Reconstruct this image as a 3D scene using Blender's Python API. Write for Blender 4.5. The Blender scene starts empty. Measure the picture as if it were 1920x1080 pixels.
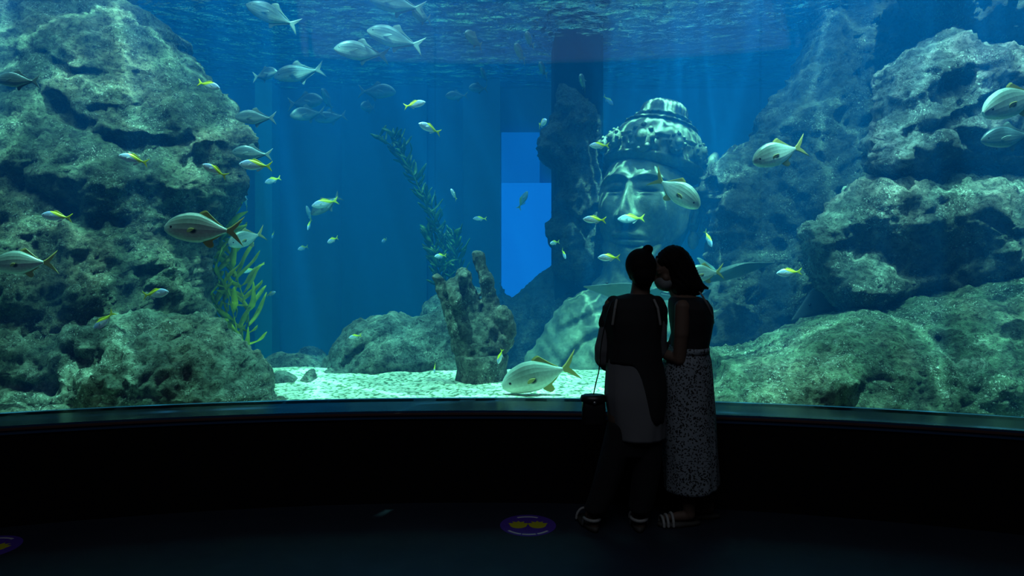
import bpy, bmesh, math, random
import numpy as np
from mathutils import Vector, Matrix, Euler

random.seed(7)
SC = bpy.context.scene
COL = SC.collection
F, HC, YH = 1350.0, 1.55, 470.0            # focal length in px (1920 wide), eye height, horizon row
PI = math.pi


def P(px, py, d):
    return Vector(((px - 960.0) * d / F, d, HC - (py - YH) * d / F))


# ------------------------------------------------------------------ helpers
def tag(o, label=None, cat=None, group=None, kind=None):
    if label: o['label'] = label
    if cat: o['category'] = cat
    if group: o['group'] = group
    if kind: o['kind'] = kind
    return o


def link_mesh(name, me, mat=None, parent=None, smooth=True):
    o = bpy.data.objects.new(name, me)
    COL.objects.link(o)
    if mat is not None and len(me.materials) == 0:
        me.materials.append(mat)
    if parent is not None:
        o.parent = parent
    if smooth and len(me.polygons):
        me.polygons.foreach_set('use_smooth', [True] * len(me.polygons))
    return o


def mesh_from(verts, faces, name='m'):
    me = bpy.data.meshes.new(name)
    me.from_pydata([tuple(v) for v in verts], [], faces)
    me.update()
    return me


def obj(name, verts, faces, mat=None, parent=None, smooth=True):
    return link_mesh(name, mesh_from(verts, faces, name), mat, parent, smooth)


def empty(name, loc=(0, 0, 0)):
    o = bpy.data.objects.new(name, None)
    o.location = loc
    o.empty_display_size = 0.1
    COL.objects.link(o)
    return o


class MB:
    """collects closed pieces into one mesh"""
    def __init__(s):
        s.v, s.f = [], []

    def add(s, verts, faces):
        n = len(s.v)
        s.v += [tuple(v) for v in verts]
        s.f += [tuple(i + n for i in f) for f in faces]
        return s

    def box(s, lo, hi):
        x0, y0, z0 = lo; x1, y1, z1 = hi
        return s.add([(x0, y0, z0), (x1, y0, z0), (x1, y1, z0), (x0, y1, z0), (x0, y0, z1), (x1, y0, z1), (x1, y1, z1), (x0, y1, z1)],
                     [(3, 2, 1, 0), (4, 5, 6, 7), (0, 1, 5, 4), (1, 2, 6, 5), (2, 3, 7, 6), (3, 0, 4, 7)])

    def rings(s, rings, cap=True, close=True):
        n = len(rings[0]); vs = [p for r in rings for p in r]; fs = []
        m = n if close else n - 1
        for i in range(len(rings) - 1):
            for j in range(m):
                k = (j + 1) % n
                fs.append((i * n + j, i * n + k, (i + 1) * n + k, (i + 1) * n + j))
        if cap:
            fs.append(tuple(reversed(range(n))))
            b = (len(rings) - 1) * n
            fs.append(tuple(b + j for j in range(n)))
        return s.add(vs, fs)

    def capsule(s, a, b, ra, rb, n=12):
        a, b = Vector(a), Vector(b)
        ax = (b - a)
        L = ax.length
        ax = ax / L if L > 1e-6 else Vector((0, 0, 1))
        t = Vector((1, 0, 0)) if abs(ax.x) < .8 else Vector((0, 1, 0))
        u = ax.cross(t).normalized(); w = ax.cross(u)
        rs = []
        for i in range(1, 5):
            q = -PI / 2 + PI / 2 * i / 5 if i < 5 else 0
            c = a + ax * (math.sin(q) * ra)
            rs.append([c + (u * math.cos(2 * PI * j / n) + w * math.sin(2 * PI * j / n)) * (math.cos(q) * ra) for j in range(n)])
        for i in range(0, 5):
            q = PI / 2 * i / 5
            c = b + ax * (math.sin(q) * rb)
            rs.append([c + (u * math.cos(2 * PI * j / n) + w * math.sin(2 * PI * j / n)) * (math.cos(q) * rb) for j in range(n)])
        return s.rings(rs)

    def chain(s, pts, n=12):
        for p, q in zip(pts[:-1], pts[1:]):
            s.capsule(p[:3], q[:3], p[3], q[3], n)
        return s

    def ell(s, c, r, n=20, m=12, rot=None):
        c = Vector(c); rs = []
        for i in range(1, m):
            t = PI * i / m
            ring = []
            for j in range(n):
                a = 2 * PI * j / n
                p = Vector((r[0] * math.sin(t) * math.cos(a), r[1] * math.sin(t) * math.sin(a), -r[2] * math.cos(t)))
                if rot: p = rot @ p
                ring.append(c + p)
            rs.append(ring)
        return s.rings(rs)

    def loft(s, rows, n=28):
        """rows: (centre Vector, half width x, half depth y) -> closed stack of ellipses"""
        rs = [[(c[0] + w * math.cos(2 * PI * j / n), c[1] + d * math.sin(2 * PI * j / n), c[2]) for j in range(n)] for c, w, d in rows]
        if rs[0][0][2] > rs[-1][0][2]: rs.reverse()
        return s.rings(rs)

    def mesh(s, name='m'):
        return mesh_from(s.v, s.f, name)

    def build(s, name, mat=None, parent=None, smooth=True):
        return link_mesh(name, s.mesh(name), mat, parent, smooth)

    def remesh(s, name, mat, parent=None, voxel=.008, smooth_it=4, fac=.5):
        me = s.mesh(name)
        o = bpy.data.objects.new(name, me)
        COL.objects.link(o)
        r = o.modifiers.new('r', 'REMESH'); r.mode = 'VOXEL'; r.voxel_size = voxel
        if smooth_it:
            m = o.modifiers.new('s', 'SMOOTH'); m.iterations = smooth_it; m.factor = fac
        dg = bpy.context.evaluated_depsgraph_get()
        me2 = bpy.data.meshes.new_from_object(o.evaluated_get(dg))
        o.modifiers.clear()
        o.data = me2
        me2.materials.clear(); me2.materials.append(mat)
        me2.polygons.foreach_set('use_smooth', [True] * len(me2.polygons))
        if parent is not None: o.parent = parent
        return o


def catmull(pts, k=5, closed=True):
    pts = [np.array(p, float) for p in pts]; n = len(pts); out = []
    rng = range(n) if closed else range(n - 1)
    for i in rng:
        if closed:
            p0, p1, p2, p3 = pts[i - 1], pts[i], pts[(i + 1) % n], pts[(i + 2) % n]
        else:
            p0, p1, p2, p3 = pts[max(i - 1, 0)], pts[i], pts[i + 1], pts[min(i + 2, n - 1)]
        for j in range(k):
            t = j / k
            out.append(.5 * (2 * p1 + (p2 - p0) * t + (2 * p0 - 5 * p1 + 4 * p2 - p3) * t * t + (3 * p1 - p0 - 3 * p2 + p3) * t ** 3))
    if not closed: out.append(pts[-1])
    return out


# ------------------------------------------------------------------ vector noise (numpy)
def _hash(ix, iy, iz, s):
    h = (ix * 374761393 + iy * 668265263 + iz * 2147483647 + s * 974634777) & 0xffffffff
    h = ((h ^ (h >> 13)) * 1274126177) & 0xffffffff
    h = ((h ^ (h >> 16)) * 2246822519) & 0xffffffff
    return (h ^ (h >> 15)) & 0xffffffff


def vnoise(p, s=0):
    i = np.floor(p).astype(np.int64); f = p - i
    u = f * f * f * (f * (f * 6 - 15) + 10)
    r = 0
    for dx in (0, 1):
        for dy in (0, 1):
            for dz in (0, 1):
                h = _hash(i[:, 0] + dx, i[:, 1] + dy, i[:, 2] + dz, s) / 4294967295.0 * 2 - 1
                r = r + h * (u[:, 0] if dx else 1 - u[:, 0]) * (u[:, 1] if dy else 1 - u[:, 1]) * (u[:, 2] if dz else 1 - u[:, 2])
    return r


def fbm(p, s=0, octv=4, gain=.5, lac=2.03):
    a, r, q = 1., 0, p.copy()
    for k in range(octv):
        r = r + a * vnoise(q, s + k); a *= gain; q = q * lac + 11.3
    return r


def ridged(p, s=0, octv=4, gain=.5):
    a, r, q = 1., 0, p.copy()
    for k in range(octv):
        r = r + a * (1 - np.abs(vnoise(q, s + k)) * 2); a *= gain; q = q * 2.07 + 7.7
    return r


def facet(p, s=0):
    """plane-tilted voronoi cells: broken stone faces"""
    i = np.floor(p).astype(np.int64)
    best = np.full(len(p), 1e9); val = np.zeros(len(p)); sec = np.full(len(p), 1e9); val2 = np.zeros(len(p))
    for dx in (-1, 0, 1):
        for dy in (-1, 0, 1):
            for dz in (-1, 0, 1):
                c = i + np.array([dx, dy, dz])
                hs = [_hash(c[:, 0], c[:, 1], c[:, 2], s + 31 * k) / 4294967295.0 for k in range(7)]
                q = c + np.stack(hs[:3], 1)
                e = p - q
                d = (e ** 2).sum(1)
                v = e[:, 0] * (hs[3] - .5) * 1.3 + e[:, 1] * (hs[4] - .5) * 1.3 + e[:, 2] * (hs[5] - .5) * 1.3 + (hs[6] - .5) * .8
                nb = d < best
                sb = (~nb) & (d < sec)
                sec = np.where(nb, best, np.where(sb, d, sec)); val2 = np.where(nb, val, np.where(sb, v, val2))
                best = np.where(nb, d, best); val = np.where(nb, v, val)
    t = np.clip((np.sqrt(sec) - np.sqrt(best)) / .12, 0, 1)
    return val * (.5 + .5 * t) + val2 * (.5 - .5 * t)


def seg_dist(X, Z, poly, closed):
    n = len(poly); best = np.full(X.shape, 1e9); bx = X.copy(); bz = Z.copy()
    for i in range(n if closed else n - 1):
        a, b = poly[i], poly[(i + 1) % n]
        ab = b - a; L = (ab ** 2).sum() + 1e-12
        t = np.clip(((X - a[0]) * ab[0] + (Z - a[1]) * ab[1]) / L, 0, 1)
        cx, cz = a[0] + t * ab[0], a[1] + t * ab[1]
        d = np.hypot(X - cx, Z - cz)
        m = d < best
        best = np.where(m, d, best); bx = np.where(m, cx, bx); bz = np.where(m, cz, bz)
    return best, bx, bz


def inside(X, Z, poly):
    r = np.zeros(X.shape, bool); n = len(poly)
    for i in range(n):
        a, b = poly[i], poly[(i + 1) % n]
        if a[1] == b[1]: continue
        c = ((a[1] > Z) != (b[1] > Z)) & (X < (b[0] - a[0]) * (Z - a[1]) / (b[1] - a[1]) + a[0])
        r ^= c
    return r


def solid_outline(name, outline, d, bulge, back, w, res, mat, feats=(), tilt=0., nz=None, seed=0, parent=None, smooth_outline=True, zpow=1.):
    """a solid with the given outline at depth d: bulges by `bulge` towards the viewer side and `back` behind, rounded over width w"""
    zc = np.mean([P(x, y, d).z for x, y in outline])
    pts = []
    for x, y in outline:                     # where each outline point stands once the leaning rim depth is known
        dd = d
        for _ in range(12): dd = .5 * dd + .5 * (d + tilt * (P(x, y, dd).z - zc))
        pts.append(P(x, y, dd))
    poly = [np.array((p.x, p.z)) for p in pts]
    if smooth_outline: poly = catmull(poly, 4)
    A = np.array(poly)
    xs = np.arange(A[:, 0].min() - res, A[:, 0].max() + res * 1.5, res)
    zs = np.arange(A[:, 1].min() - res, A[:, 1].max() + res * 1.5, res)
    X, Z = np.meshgrid(xs, zs)
    ins = inside(X, Z, poly)
    D, BX, BZ = seg_dist(X, Z, poly, True)
    cell = ins[:-1, :-1] | ins[1:, :-1] | ins[:-1, 1:] | ins[1:, 1:]
    used = np.zeros(ins.shape, bool)
    used[:-1, :-1] |= cell; used[1:, :-1] |= cell; used[:-1, 1:] |= cell; used[1:, 1:] |= cell
    rim = used & ~ins
    X = np.where(rim, BX, X); Z = np.where(rim, BZ, Z); D = np.where(rim, 0, D)
    t = np.clip(D / w, 0, 1)
    prof = np.sqrt(np.clip(1 - (1 - t) ** 2, 0, 1))
    sh = tilt * (Z - zc)
    Yf = d - bulge * prof + sh
    Yb = d + back * prof + sh
    df = d - bulge * .75
    def feat_p(x, y):
        dd = df
        for _ in range(12): dd = .5 * dd + .5 * (df + tilt * (P(x, y, dd).z - zc))
        return P(x, y, dd)
    for ft in feats:
        if ft[0] == 'c':
            pl = [np.array((feat_p(x, y).x, feat_p(x, y).z)) for x, y in ft[1]]
            dd, _, _ = seg_dist(X, Z, catmull(pl, 4, False), False)
            Yf = Yf + ft[3] * np.exp(-(dd / ft[2]) ** 2) * prof
        else:
            c = feat_p(ft[1], ft[2])
            e = ((X - c.x) / ft[3]) ** 2 + ((Z - c.z) / ft[4]) ** 2
            Yf = Yf - ft[5] * np.exp(-e) * np.minimum(1, prof * 1.5)
    idx = -np.ones(ins.shape, np.int64); idx[used] = np.arange(used.sum())
    nb = int(used.sum())
    bidx = np.where(rim, idx, -1); bi = ins & used; bidx[bi] = nb + np.arange(bi.sum())
    V = np.concatenate([np.stack([X[used], Yf[used], Z[used]], 1), np.stack([X[bi], Yb[bi], Z[bi]], 1)])
    a, b, c, e = idx[:-1, :-1][cell], idx[:-1, 1:][cell], idx[1:, 1:][cell], idx[1:, :-1][cell]
    F1 = np.stack([a, b, c, e], 1)
    a, b, c, e = bidx[:-1, :-1][cell], bidx[:-1, 1:][cell], bidx[1:, 1:][cell], bidx[1:, :-1][cell]
    F2 = np.stack([a, e, c, b], 1)
    FA = np.concatenate([F1, F2])
    if nz:
        def normals(V):
            n = np.cross(V[FA[:, 2]] - V[FA[:, 0]], V[FA[:, 3]] - V[FA[:, 1]])
            N = np.zeros_like(V)
            for k in range(4): np.add.at(N, FA[:, k], n)
            return N / (np.linalg.norm(N, axis=1, keepdims=True) + 1e-9)
        N = normals(V)
        V = V + N * nz(V, seed)[:, None]
    me = bpy.data.meshes.new(name)
    me.vertices.add(len(V)); me.vertices.foreach_set('co', V.astype(np.float32).ravel())
    me.loops.add(FA.size); me.loops.foreach_set('vertex_index', FA.astype(np.int32).ravel())
    me.polygons.add(len(FA)); me.polygons.foreach_set('loop_start', np.arange(0, FA.size, 4, dtype=np.int32))
    me.update(calc_edges=True); me.validate()
    return link_mesh(name, me, mat, parent)


def rock_noise(V, s, k=1.0):
    wv = V + np.stack([vnoise(V * 1.3 + 5, s + 90), vnoise(V * 1.3 + 9, s + 91), vnoise(V * 1.3 + 2, s + 92)], 1) * .16
    h = .085 * facet(wv * np.array([1.5, 1.5, 2.0]), s) + .04 * facet(wv * np.array([4., 4., 5.2]), s + 3)
    h = h + .035 * fbm(V * 2.2, s + 7, 3) + .014 * (ridged(V * 5., s + 11, 3) - 1.0) + .026 * fbm(V * 12., s + 17, 4, .62) + .018 * facet(wv * 9., s + 23)
    return h * k


def fine_noise(V, s):
    return .02 * fbm(V * 3., s, 3) + .008 * fbm(V * 14., s + 5, 3, .6)


# ------------------------------------------------------------------ materials
def new_mat(name):
    m = bpy.data.materials.new(name); m.use_nodes = True
    nt = m.node_tree
    return m, nt, nt.nodes, nt.links, nt.nodes['Principled BSDF']


def simple(name, col, rough=.6, metal=0., spec=.5):
    m, nt, N, L, b = new_mat(name)
    b.inputs['Base Color'].default_value = (*col, 1)
    b.inputs['Roughness'].default_value = rough
    b.inputs['Metallic'].default_value = metal
    b.inputs['Specular IOR Level'].default_value = spec
    return m


def node(N, t, **k):
    n = N.new(t)
    for a, v in k.items():
        if a in n.inputs.keys() if isinstance(a, str) else False: n.inputs[a].default_value = v
        else: setattr(n, a, v)
    return n


def ramp(N, L, fac, stops):
    r = N.new('ShaderNodeValToRGB')
    e = r.color_ramp.elements
    while len(e) > len(stops): e.remove(e[-1])
    while len(e) < len(stops): e.new(.5)
    for x, (p, c) in zip(e, stops):
        x.position = p; x.color = (*c, 1) if len(c) == 3 else c
    L.new(fac, r.inputs['Fac'])
    return r.outputs['Color']


def mixc(N, L, fac, a, b, mode='MIX'):
    m = N.new('ShaderNodeMix'); m.data_type = 'RGBA'; m.blend_type = mode
    for sock, v in ((m.inputs[0], fac), (m.inputs[6], a), (m.inputs[7], b)):
        if hasattr(v, 'links'): L.new(v, sock)
        elif isinstance(v, (int, float)): sock.default_value = v
        else: sock.default_value = (*v, 1)
    return m.outputs[2]


def math_(N, L, op, a, b=None, clamp=False):
    m = N.new('ShaderNodeMath'); m.operation = op; m.use_clamp = clamp
    for k, v in enumerate((a, b)):
        if v is None: continue
        if hasattr(v, 'links'): L.new(v, m.inputs[k])
        else: m.inputs[k].default_value = v
    return m.outputs[0]


def noise(N, L, vec, scale, detail=6, rough=.6, dist=0.):
    n = N.new('ShaderNodeTexNoise')
    n.inputs['Scale'].default_value = scale; n.inputs['Detail'].default_value = detail
    n.inputs['Roughness'].default_value = rough; n.inputs['Distortion'].default_value = dist
    L.new(vec, n.inputs['Vector'])
    return n.outputs['Fac']


def voro(N, L, vec, scale, feature='F1'):
    n = N.new('ShaderNodeTexVoronoi'); n.feature = feature
    n.inputs['Scale'].default_value = scale
    L.new(vec, n.inputs['Vector'])
    return n.outputs['Distance']


def rock_mat(name, c_dark, c_mid, c_warm, c_pale, speck=.5, bump=.9):
    m, nt, N, L, b = new_mat(name)
    tc = N.new('ShaderNodeTexCoord').outputs['Object']
    wv = N.new('ShaderNodeTexNoise'); wv.inputs['Scale'].default_value = 30.; L.new(tc, wv.inputs['Vector'])
    wa = N.new('ShaderNodeVectorMath'); wa.operation = 'MULTIPLY_ADD'; wa.inputs[1].default_value = (.05, .05, .05); L.new(wv.outputs['Color'], wa.inputs[0]); L.new(tc, wa.inputs[2]); wp = wa.outputs[0]
    big = noise(N, L, tc, 1.4, 5, .62, .4)
    col = ramp(N, L, big, [(.3, c_dark), (.46, c_mid), (.6, c_warm), (.75, c_mid)])
    med = noise(N, L, tc, 11., 8, .72)
    mm = ramp(N, L, med, [(.36, (.18, .18, .18)), (.5, (.85, .85, .85)), (.63, (1.7, 1.7, 1.7))])
    col = mixc(N, L, 1., col, mm, 'MULTIPLY')
    pit = noise(N, L, wp, 27., 5, .7)
    col = mixc(N, L, 1., col, ramp(N, L, pit, [(.40, (.22, .22, .22)), (.48, (1., 1., 1.))]), 'MULTIPLY')
    pale = noise(N, L, tc, 5.5, 9, .75, .6)
    pf = ramp(N, L, pale, [(.56, (0, 0, 0)), (.68, (1, 1, 1))])
    col = mixc(N, L, math_(N, L, 'MULTIPLY', pf, .55), col, c_pale)
    v = noise(N, L, wp, 64., 4, .70)
    sp = ramp(N, L, v, [(.57, (0, 0, 0)), (.63, (1, 1, 1))])
    sm = ramp(N, L, noise(N, L, tc, 3.1, 4, .6), [(.47, (0, 0, 0)), (.58, (1, 1, 1))])
    sp = math_(N, L, 'MULTIPLY', sp, sm)
    col = mixc(N, L, math_(N, L, 'MULTIPLY', sp, speck), col, (.85, .88, .8))
    L.new(col, b.inputs['Base Color'])
    b.inputs['Roughness'].default_value = .72
    h1 = noise(N, L, tc, 8., 12, .74)
    h2 = voro(N, L, tc, 26.)
    h3 = noise(N, L, tc, 60., 6, .75)
    h = math_(N, L, 'ADD', math_(N, L, 'MULTIPLY', h1, 1.), math_(N, L, 'ADD', math_(N, L, 'MULTIPLY', h2, .25), math_(N, L, 'MULTIPLY', h3, .4)))
    bp = N.new('ShaderNodeBump'); bp.inputs['Strength'].default_value = bump; bp.inputs['Distance'].default_value = .09
    L.new(h, bp.inputs['Height']); L.new(bp.outputs['Normal'], b.inputs['Normal'])
    return m


M = {}
M['rock_left'] = rock_mat('rock_left', (.035, .05, .032), (.13, .16, .10), (.20, .165, .11), (.42, .45, .33), .6)
M['rock_low'] = rock_mat('rock_low', (.06, .085, .07), (.20, .25, .19), (.27, .27, .19), (.68, .74, .62), 1.)
M['rock_right'] = rock_mat('rock_right', (.04, .055, .05), (.16, .18, .15), (.24, .19, .17), (.68, .72, .62), 1.)
M['rock_purple'] = rock_mat('rock_purple', (.04, .04, .05), (.13, .13, .14), (.24, .17, .19), (.48, .46, .46), .8)
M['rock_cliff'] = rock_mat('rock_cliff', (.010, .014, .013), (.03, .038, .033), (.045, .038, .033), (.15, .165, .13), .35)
M['rock_ledge'] = rock_mat('rock_ledge', (.04, .075, .05), (.13, .19, .12), (.2, .2, .14), (.62, .68, .58), 1.)
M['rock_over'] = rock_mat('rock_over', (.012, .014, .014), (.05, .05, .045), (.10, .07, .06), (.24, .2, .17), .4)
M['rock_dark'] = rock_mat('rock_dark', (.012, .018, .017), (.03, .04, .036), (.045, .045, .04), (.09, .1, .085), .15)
M['rock_back'] = rock_mat('rock_back', (.05, .07, .07), (.13, .17, .16), (.18, .20, .17), (.4, .45, .4), .4)


def statue_mat():
    m, nt, N, L, b = new_mat('carved_stone')
    tc = N.new('ShaderNodeTexCoord').outputs['Object']
    col = ramp(N, L, noise(N, L, tc, 3., 7, .65, .4), [(.3, (.05, .062, .045)), (.5, (.12, .13, .095)), (.7, (.18, .18, .135))])
    mm = ramp(N, L, noise(N, L, tc, 22., 8, .7), [(.35, (.55, .55, .55)), (.65, (1.15, 1.15, 1.15))])
    L.new(mixc(N, L, 1., col, mm, 'MULTIPLY'), b.inputs['Base Color'])
    b.inputs['Roughness'].default_value = .55
    bp = N.new('ShaderNodeBump'); bp.inputs['Strength'].default_value = .35; bp.inputs['Distance'].default_value = .04
    L.new(noise(N, L, tc, 18., 8, .7), bp.inputs['Height']); L.new(bp.outputs['Normal'], b.inputs['Normal'])
    return m


M['statue'] = statue_mat()
M['hand_stone'] = rock_mat('hand_stone', (.035, .045, .04), (.10, .11, .09), (.13, .10, .09), (.30, .30, .26), .5, .6)


def sand_mat():
    m, nt, N, L, b = new_mat('pale_gravel')
    tc = N.new('ShaderNodeTexCoord').outputs['Object']
    wn = N.new('ShaderNodeTexNoise'); wn.inputs['Scale'].default_value = 18.; L.new(tc, wn.inputs['Vector'])
    wa = N.new('ShaderNodeVectorMath'); wa.operation = 'MULTIPLY_ADD'; wa.inputs[1].default_value = (.06, .06, .06); L.new(wn.outputs['Color'], wa.inputs[0]); L.new(tc, wa.inputs[2])
    v = voro(N, L, wa.outputs[0], 30.)
    col = ramp(N, L, v, [(.0, (.90, .92, .80)), (.5, (.80, .84, .68)), (.72, (.16, .24, .15))])
    mm = ramp(N, L, noise(N, L, tc, 9., 6, .6), [(.35, (.78, .78, .78)), (.6, (1.05, 1.05, 1.05))])
    L.new(mixc(N, L, 1., col, mm, 'MULTIPLY'), b.inputs['Base Color'])
    b.inputs['Roughness'].default_value = .9
    h = math_(N, L, 'SUBTRACT', math_(N, L, 'MULTIPLY', noise(N, L, tc, 14., 6, .65), 1.), math_(N, L, 'MULTIPLY', v, .9))
    bp = N.new('ShaderNodeBump'); bp.inputs['Strength'].default_value = .7; bp.inputs['Distance'].default_value = .03
    L.new(h, bp.inputs['Height']); L.new(bp.outputs['Normal'], b.inputs['Normal'])
    return m


M['sand'] = sand_mat()


def wall_blue():
    m, nt, N, L, b = new_mat('blue_painted_wall')
    tc = N.new('ShaderNodeTexCoord').outputs['Object']
    L.new(ramp(N, L, noise(N, L, tc, .8, 5, .6), [(.3, (.07, .19, .42)), (.7, (.09, .24, .52))]), b.inputs['Base Color'])
    b.inputs['Roughness'].default_value = .8
    return m


M['tank_wall'] = wall_blue()
M['tank_column'] = simple('column_teal', (.03, .13, .29), .8)
M['tank_column_pale'] = simple('column_pale', (.07, .30, .45), .8)
M['pillar'] = simple('pillar_concrete', (.008, .02, .025), .9, spec=.1)
M['tank_dark'] = simple('tank_shell', (.03, .06, .08), .9)


def floor_mat():
    m, nt, N, L, b = new_mat('dark_floor')
    tc = N.new('ShaderNodeTexCoord').outputs['Object']
    L.new(ramp(N, L, noise(N, L, tc, 1.2, 6, .6), [(.3, (.013, .020, .034)), (.7, (.019, .028, .048))]), b.inputs['Base Color'])
    L.new(ramp(N, L, noise(N, L, tc, 2.6, 5, .6), [(.3, (.45, .45, .45)), (.7, (.62, .62, .62))]), b.inputs['Roughness'])
    return m


M['floor'] = floor_mat()
M['black_wall'] = simple('black_wall', (.006, .006, .007), .7, spec=.1)
M['ledge'] = simple('ledge_dark_blue', (.02, .07, .15), .26, spec=.3)
M['ledge_highlight'] = simple('ledge_highlight', (.10, .045, .04), .5)  # reddish colour stands in for the thin highlight on the sill edge
M['seam'] = simple('seam_silicone', (.35, .55, .6), .4)


def glass_mat():
    m, nt, N, L, b = new_mat('acrylic')
    N.remove(b)
    out = N['Material Output']
    tr = N.new('ShaderNodeBsdfTransparent'); tr.inputs['Color'].default_value = (.985, .995, .995, 1)
    gl = N.new('ShaderNodeBsdfGlossy'); gl.inputs['Roughness'].default_value = .0
    fr = N.new('ShaderNodeFresnel'); fr.inputs['IOR'].default_value = 1.2
    mx = N.new('ShaderNodeMixShader')
    L.new(fr.outputs[0], mx.inputs[0]); L.new(tr.outputs[0], mx.inputs[1]); L.new(gl.outputs[0], mx.inputs[2])
    L.new(mx.outputs[0], out.inputs['Surface'])
    return m


M['acrylic'] = glass_mat()


def surface_mat():
    m, nt, N, L, b = new_mat('rippled_water_surface')
    N.remove(b)
    out = N['Material Output']
    tc = N.new('ShaderNodeTexCoord').outputs['Object']
    h = math_(N, L, 'ADD', math_(N, L, 'MULTIPLY', noise(N, L, tc, 5.5, 4, .55, .3), 1.), math_(N, L, 'MULTIPLY', noise(N, L, tc, 1.9, 3, .5), 2.6))
    bp = N.new('ShaderNodeBump'); bp.inputs['Strength'].default_value = 1.; bp.inputs['Distance'].default_value = .2
    L.new(h, bp.inputs['Height'])
    tr = N.new('ShaderNodeBsdfTransparent')
    gl = N.new('ShaderNodeBsdfGlossy'); gl.inputs['Roughness'].default_value = .04
    L.new(bp.outputs['Normal'], gl.inputs['Normal'])
    fr = N.new('ShaderNodeFresnel'); fr.inputs['IOR'].default_value = 1.33
    mx = N.new('ShaderNodeMixShader')
    L.new(fr.outputs[0], mx.inputs[0]); L.new(tr.outputs[0], mx.inputs[1]); L.new(gl.outputs[0], mx.inputs[2])
    L.new(mx.outputs[0], out.inputs['Surface'])
    return m


M['surface'] = surface_mat()


def water_mat():
    m, nt, N, L, b = new_mat('sea_water')
    N.remove(b)
    out = N['Material Output']
    sc = N.new('ShaderNodeVolumeScatter')
    sc.inputs['Color'].default_value = (.004, .265, 1., 1)
    sc.inputs['Density'].default_value = .098
    ab = N.new('ShaderNodeVolumeAbsorption')
    ab.inputs['Color'].default_value = (.0, .80, .86, 1)
    ab.inputs['Density'].default_value = .17
    ad = N.new('ShaderNodeAddShader')
    L.new(sc.outputs[0], ad.inputs[0]); L.new(ab.outputs[0], ad.inputs[1]); L.new(ad.outputs[0], out.inputs['Volume'])
    return m


M['water'] = water_mat()


def emit(name, col, s):
    m, nt, N, L, b = new_mat(name)
    b.inputs['Base Color'].default_value = (*col, 1)
    b.inputs['Emission Color'].default_value = (*col, 1)
    b.inputs['Emission Strength'].default_value = s
    return m


M['blue_glow'] = emit('blue_lit_window', (.008, .17, .95), .80)
M['blue_glow_dim'] = emit('blue_lit_window_dim', (.005, .11, .62), .7)

# ------------------------------------------------------------------ room and tank shell
CX, CY, RG = -.2, -4.61, 9.3
T0, T1 = math.radians(-42), math.radians(42)


def arc(r, a):
    return (CX + r * math.sin(a), CY + r * math.cos(a))


def arc_slab(name, r0, r1, z0, z1, mat, a0=T0, a1=T1, n=96, parent=None, cap=True):
    rs = []
    for i in range(n + 1):
        a = a0 + (a1 - a0) * i / n
        p, q = arc(r0, a), arc(r1, a)
        rs.append([(*p, z0), (*q, z0), (*q, z1), (*p, z1)])
    return MB().rings(rs, cap).build(name, mat, parent, smooth=False)


def st(o, label=None):
    return tag(o, label, None, None, 'structure')


SILL = .57
ZW = 4.0
YB = 10.8
# floor as a disc-edged slab that ends under the curved wall
fl = MB()
rs = []
for i in range(97):
    a = T0 + (T1 - T0) * i / 96
    p = arc(9.06, a)
    rs.append([(p[0] if abs(p[0]) < 9 else p[0], -3.5, -.1), (*p, -.1), (*p, 0), (p[0], -3.5, 0)])
st(fl.rings(rs).build('floor', M['floor'], smooth=False), 'dark blue-grey gallery floor')
st(arc_slab('wall_front', 9.04, 9.3, 0, SILL - .05, M['black_wall']), 'low black curved wall under the tank window')
st(arc_slab('trim_1', 9.025, 9.42, SILL - .05, SILL, M['ledge']), 'dark blue curved sill along the bottom of the tank window')
st(arc_slab('trim_2', 9.012, 9.03, SILL - .024, SILL - .012, M['ledge_highlight']), 'thin reddish strip painting in the highlight along the front of the sill')
st(arc_slab('wall_header', 9.22, 9.33, 3.32, 9.0, M['black_wall']), 'black wall above the tank window')  # out of view; carried up high to stop tank light spilling into the gallery


def ang_of_px(px):
    # angle on the glass arc that projects to this column
    k = (px - 960) / F
    lo, hi = T0, T1
    for _ in range(50):
        mid = (lo + hi) / 2
        x, y = arc(RG, mid)
        if x / y < k: lo = mid
        else: hi = mid
    return (lo + hi) / 2


s1, s2 = ang_of_px(815), ang_of_px(1428)
g = .001
st(arc_slab('window_1', RG, RG + .09, SILL, 3.8, M['acrylic'], T0, s1 - g / 2, 48, cap=False), 'left curved acrylic pane of the tank window')
st(arc_slab('window_2', RG, RG + .09, SILL, 3.8, M['acrylic'], s1 + g / 2, s2 - g / 2, 32, cap=False), 'middle curved acrylic pane of the tank window')
st(arc_slab('window_3', RG, RG + .09, SILL, 3.8, M['acrylic'], s2 + g / 2, T1, 48, cap=False), 'right curved acrylic pane of the tank window')


def seam_mat():
    m, nt, N, L, b = new_mat('clear_joint')
    N.remove(b); out = N['Material Output']
    tr = N.new('ShaderNodeBsdfTransparent'); tr.inputs['Color'].default_value = (.95, .98, .985, 1)
    di = N.new('ShaderNodeBsdfDiffuse'); di.inputs['Color'].default_value = (.3, .5, .55, 1)
    mx = N.new('ShaderNodeMixShader'); mx.inputs[0].default_value = .012
    L.new(tr.outputs[0], mx.inputs[1]); L.new(di.outputs[0], mx.inputs[2]); L.new(mx.outputs[0], out.inputs['Surface'])
    return m


M['joint'] = seam_mat()
for k, s in ((3, s1), (4, s2)):
    st(arc_slab('trim_%d' % k, RG + .005, RG + .085, SILL, 3.8, M['joint'], s - .0003, s + .0003, 1), 'clear vertical joint between acrylic panes')

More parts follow.
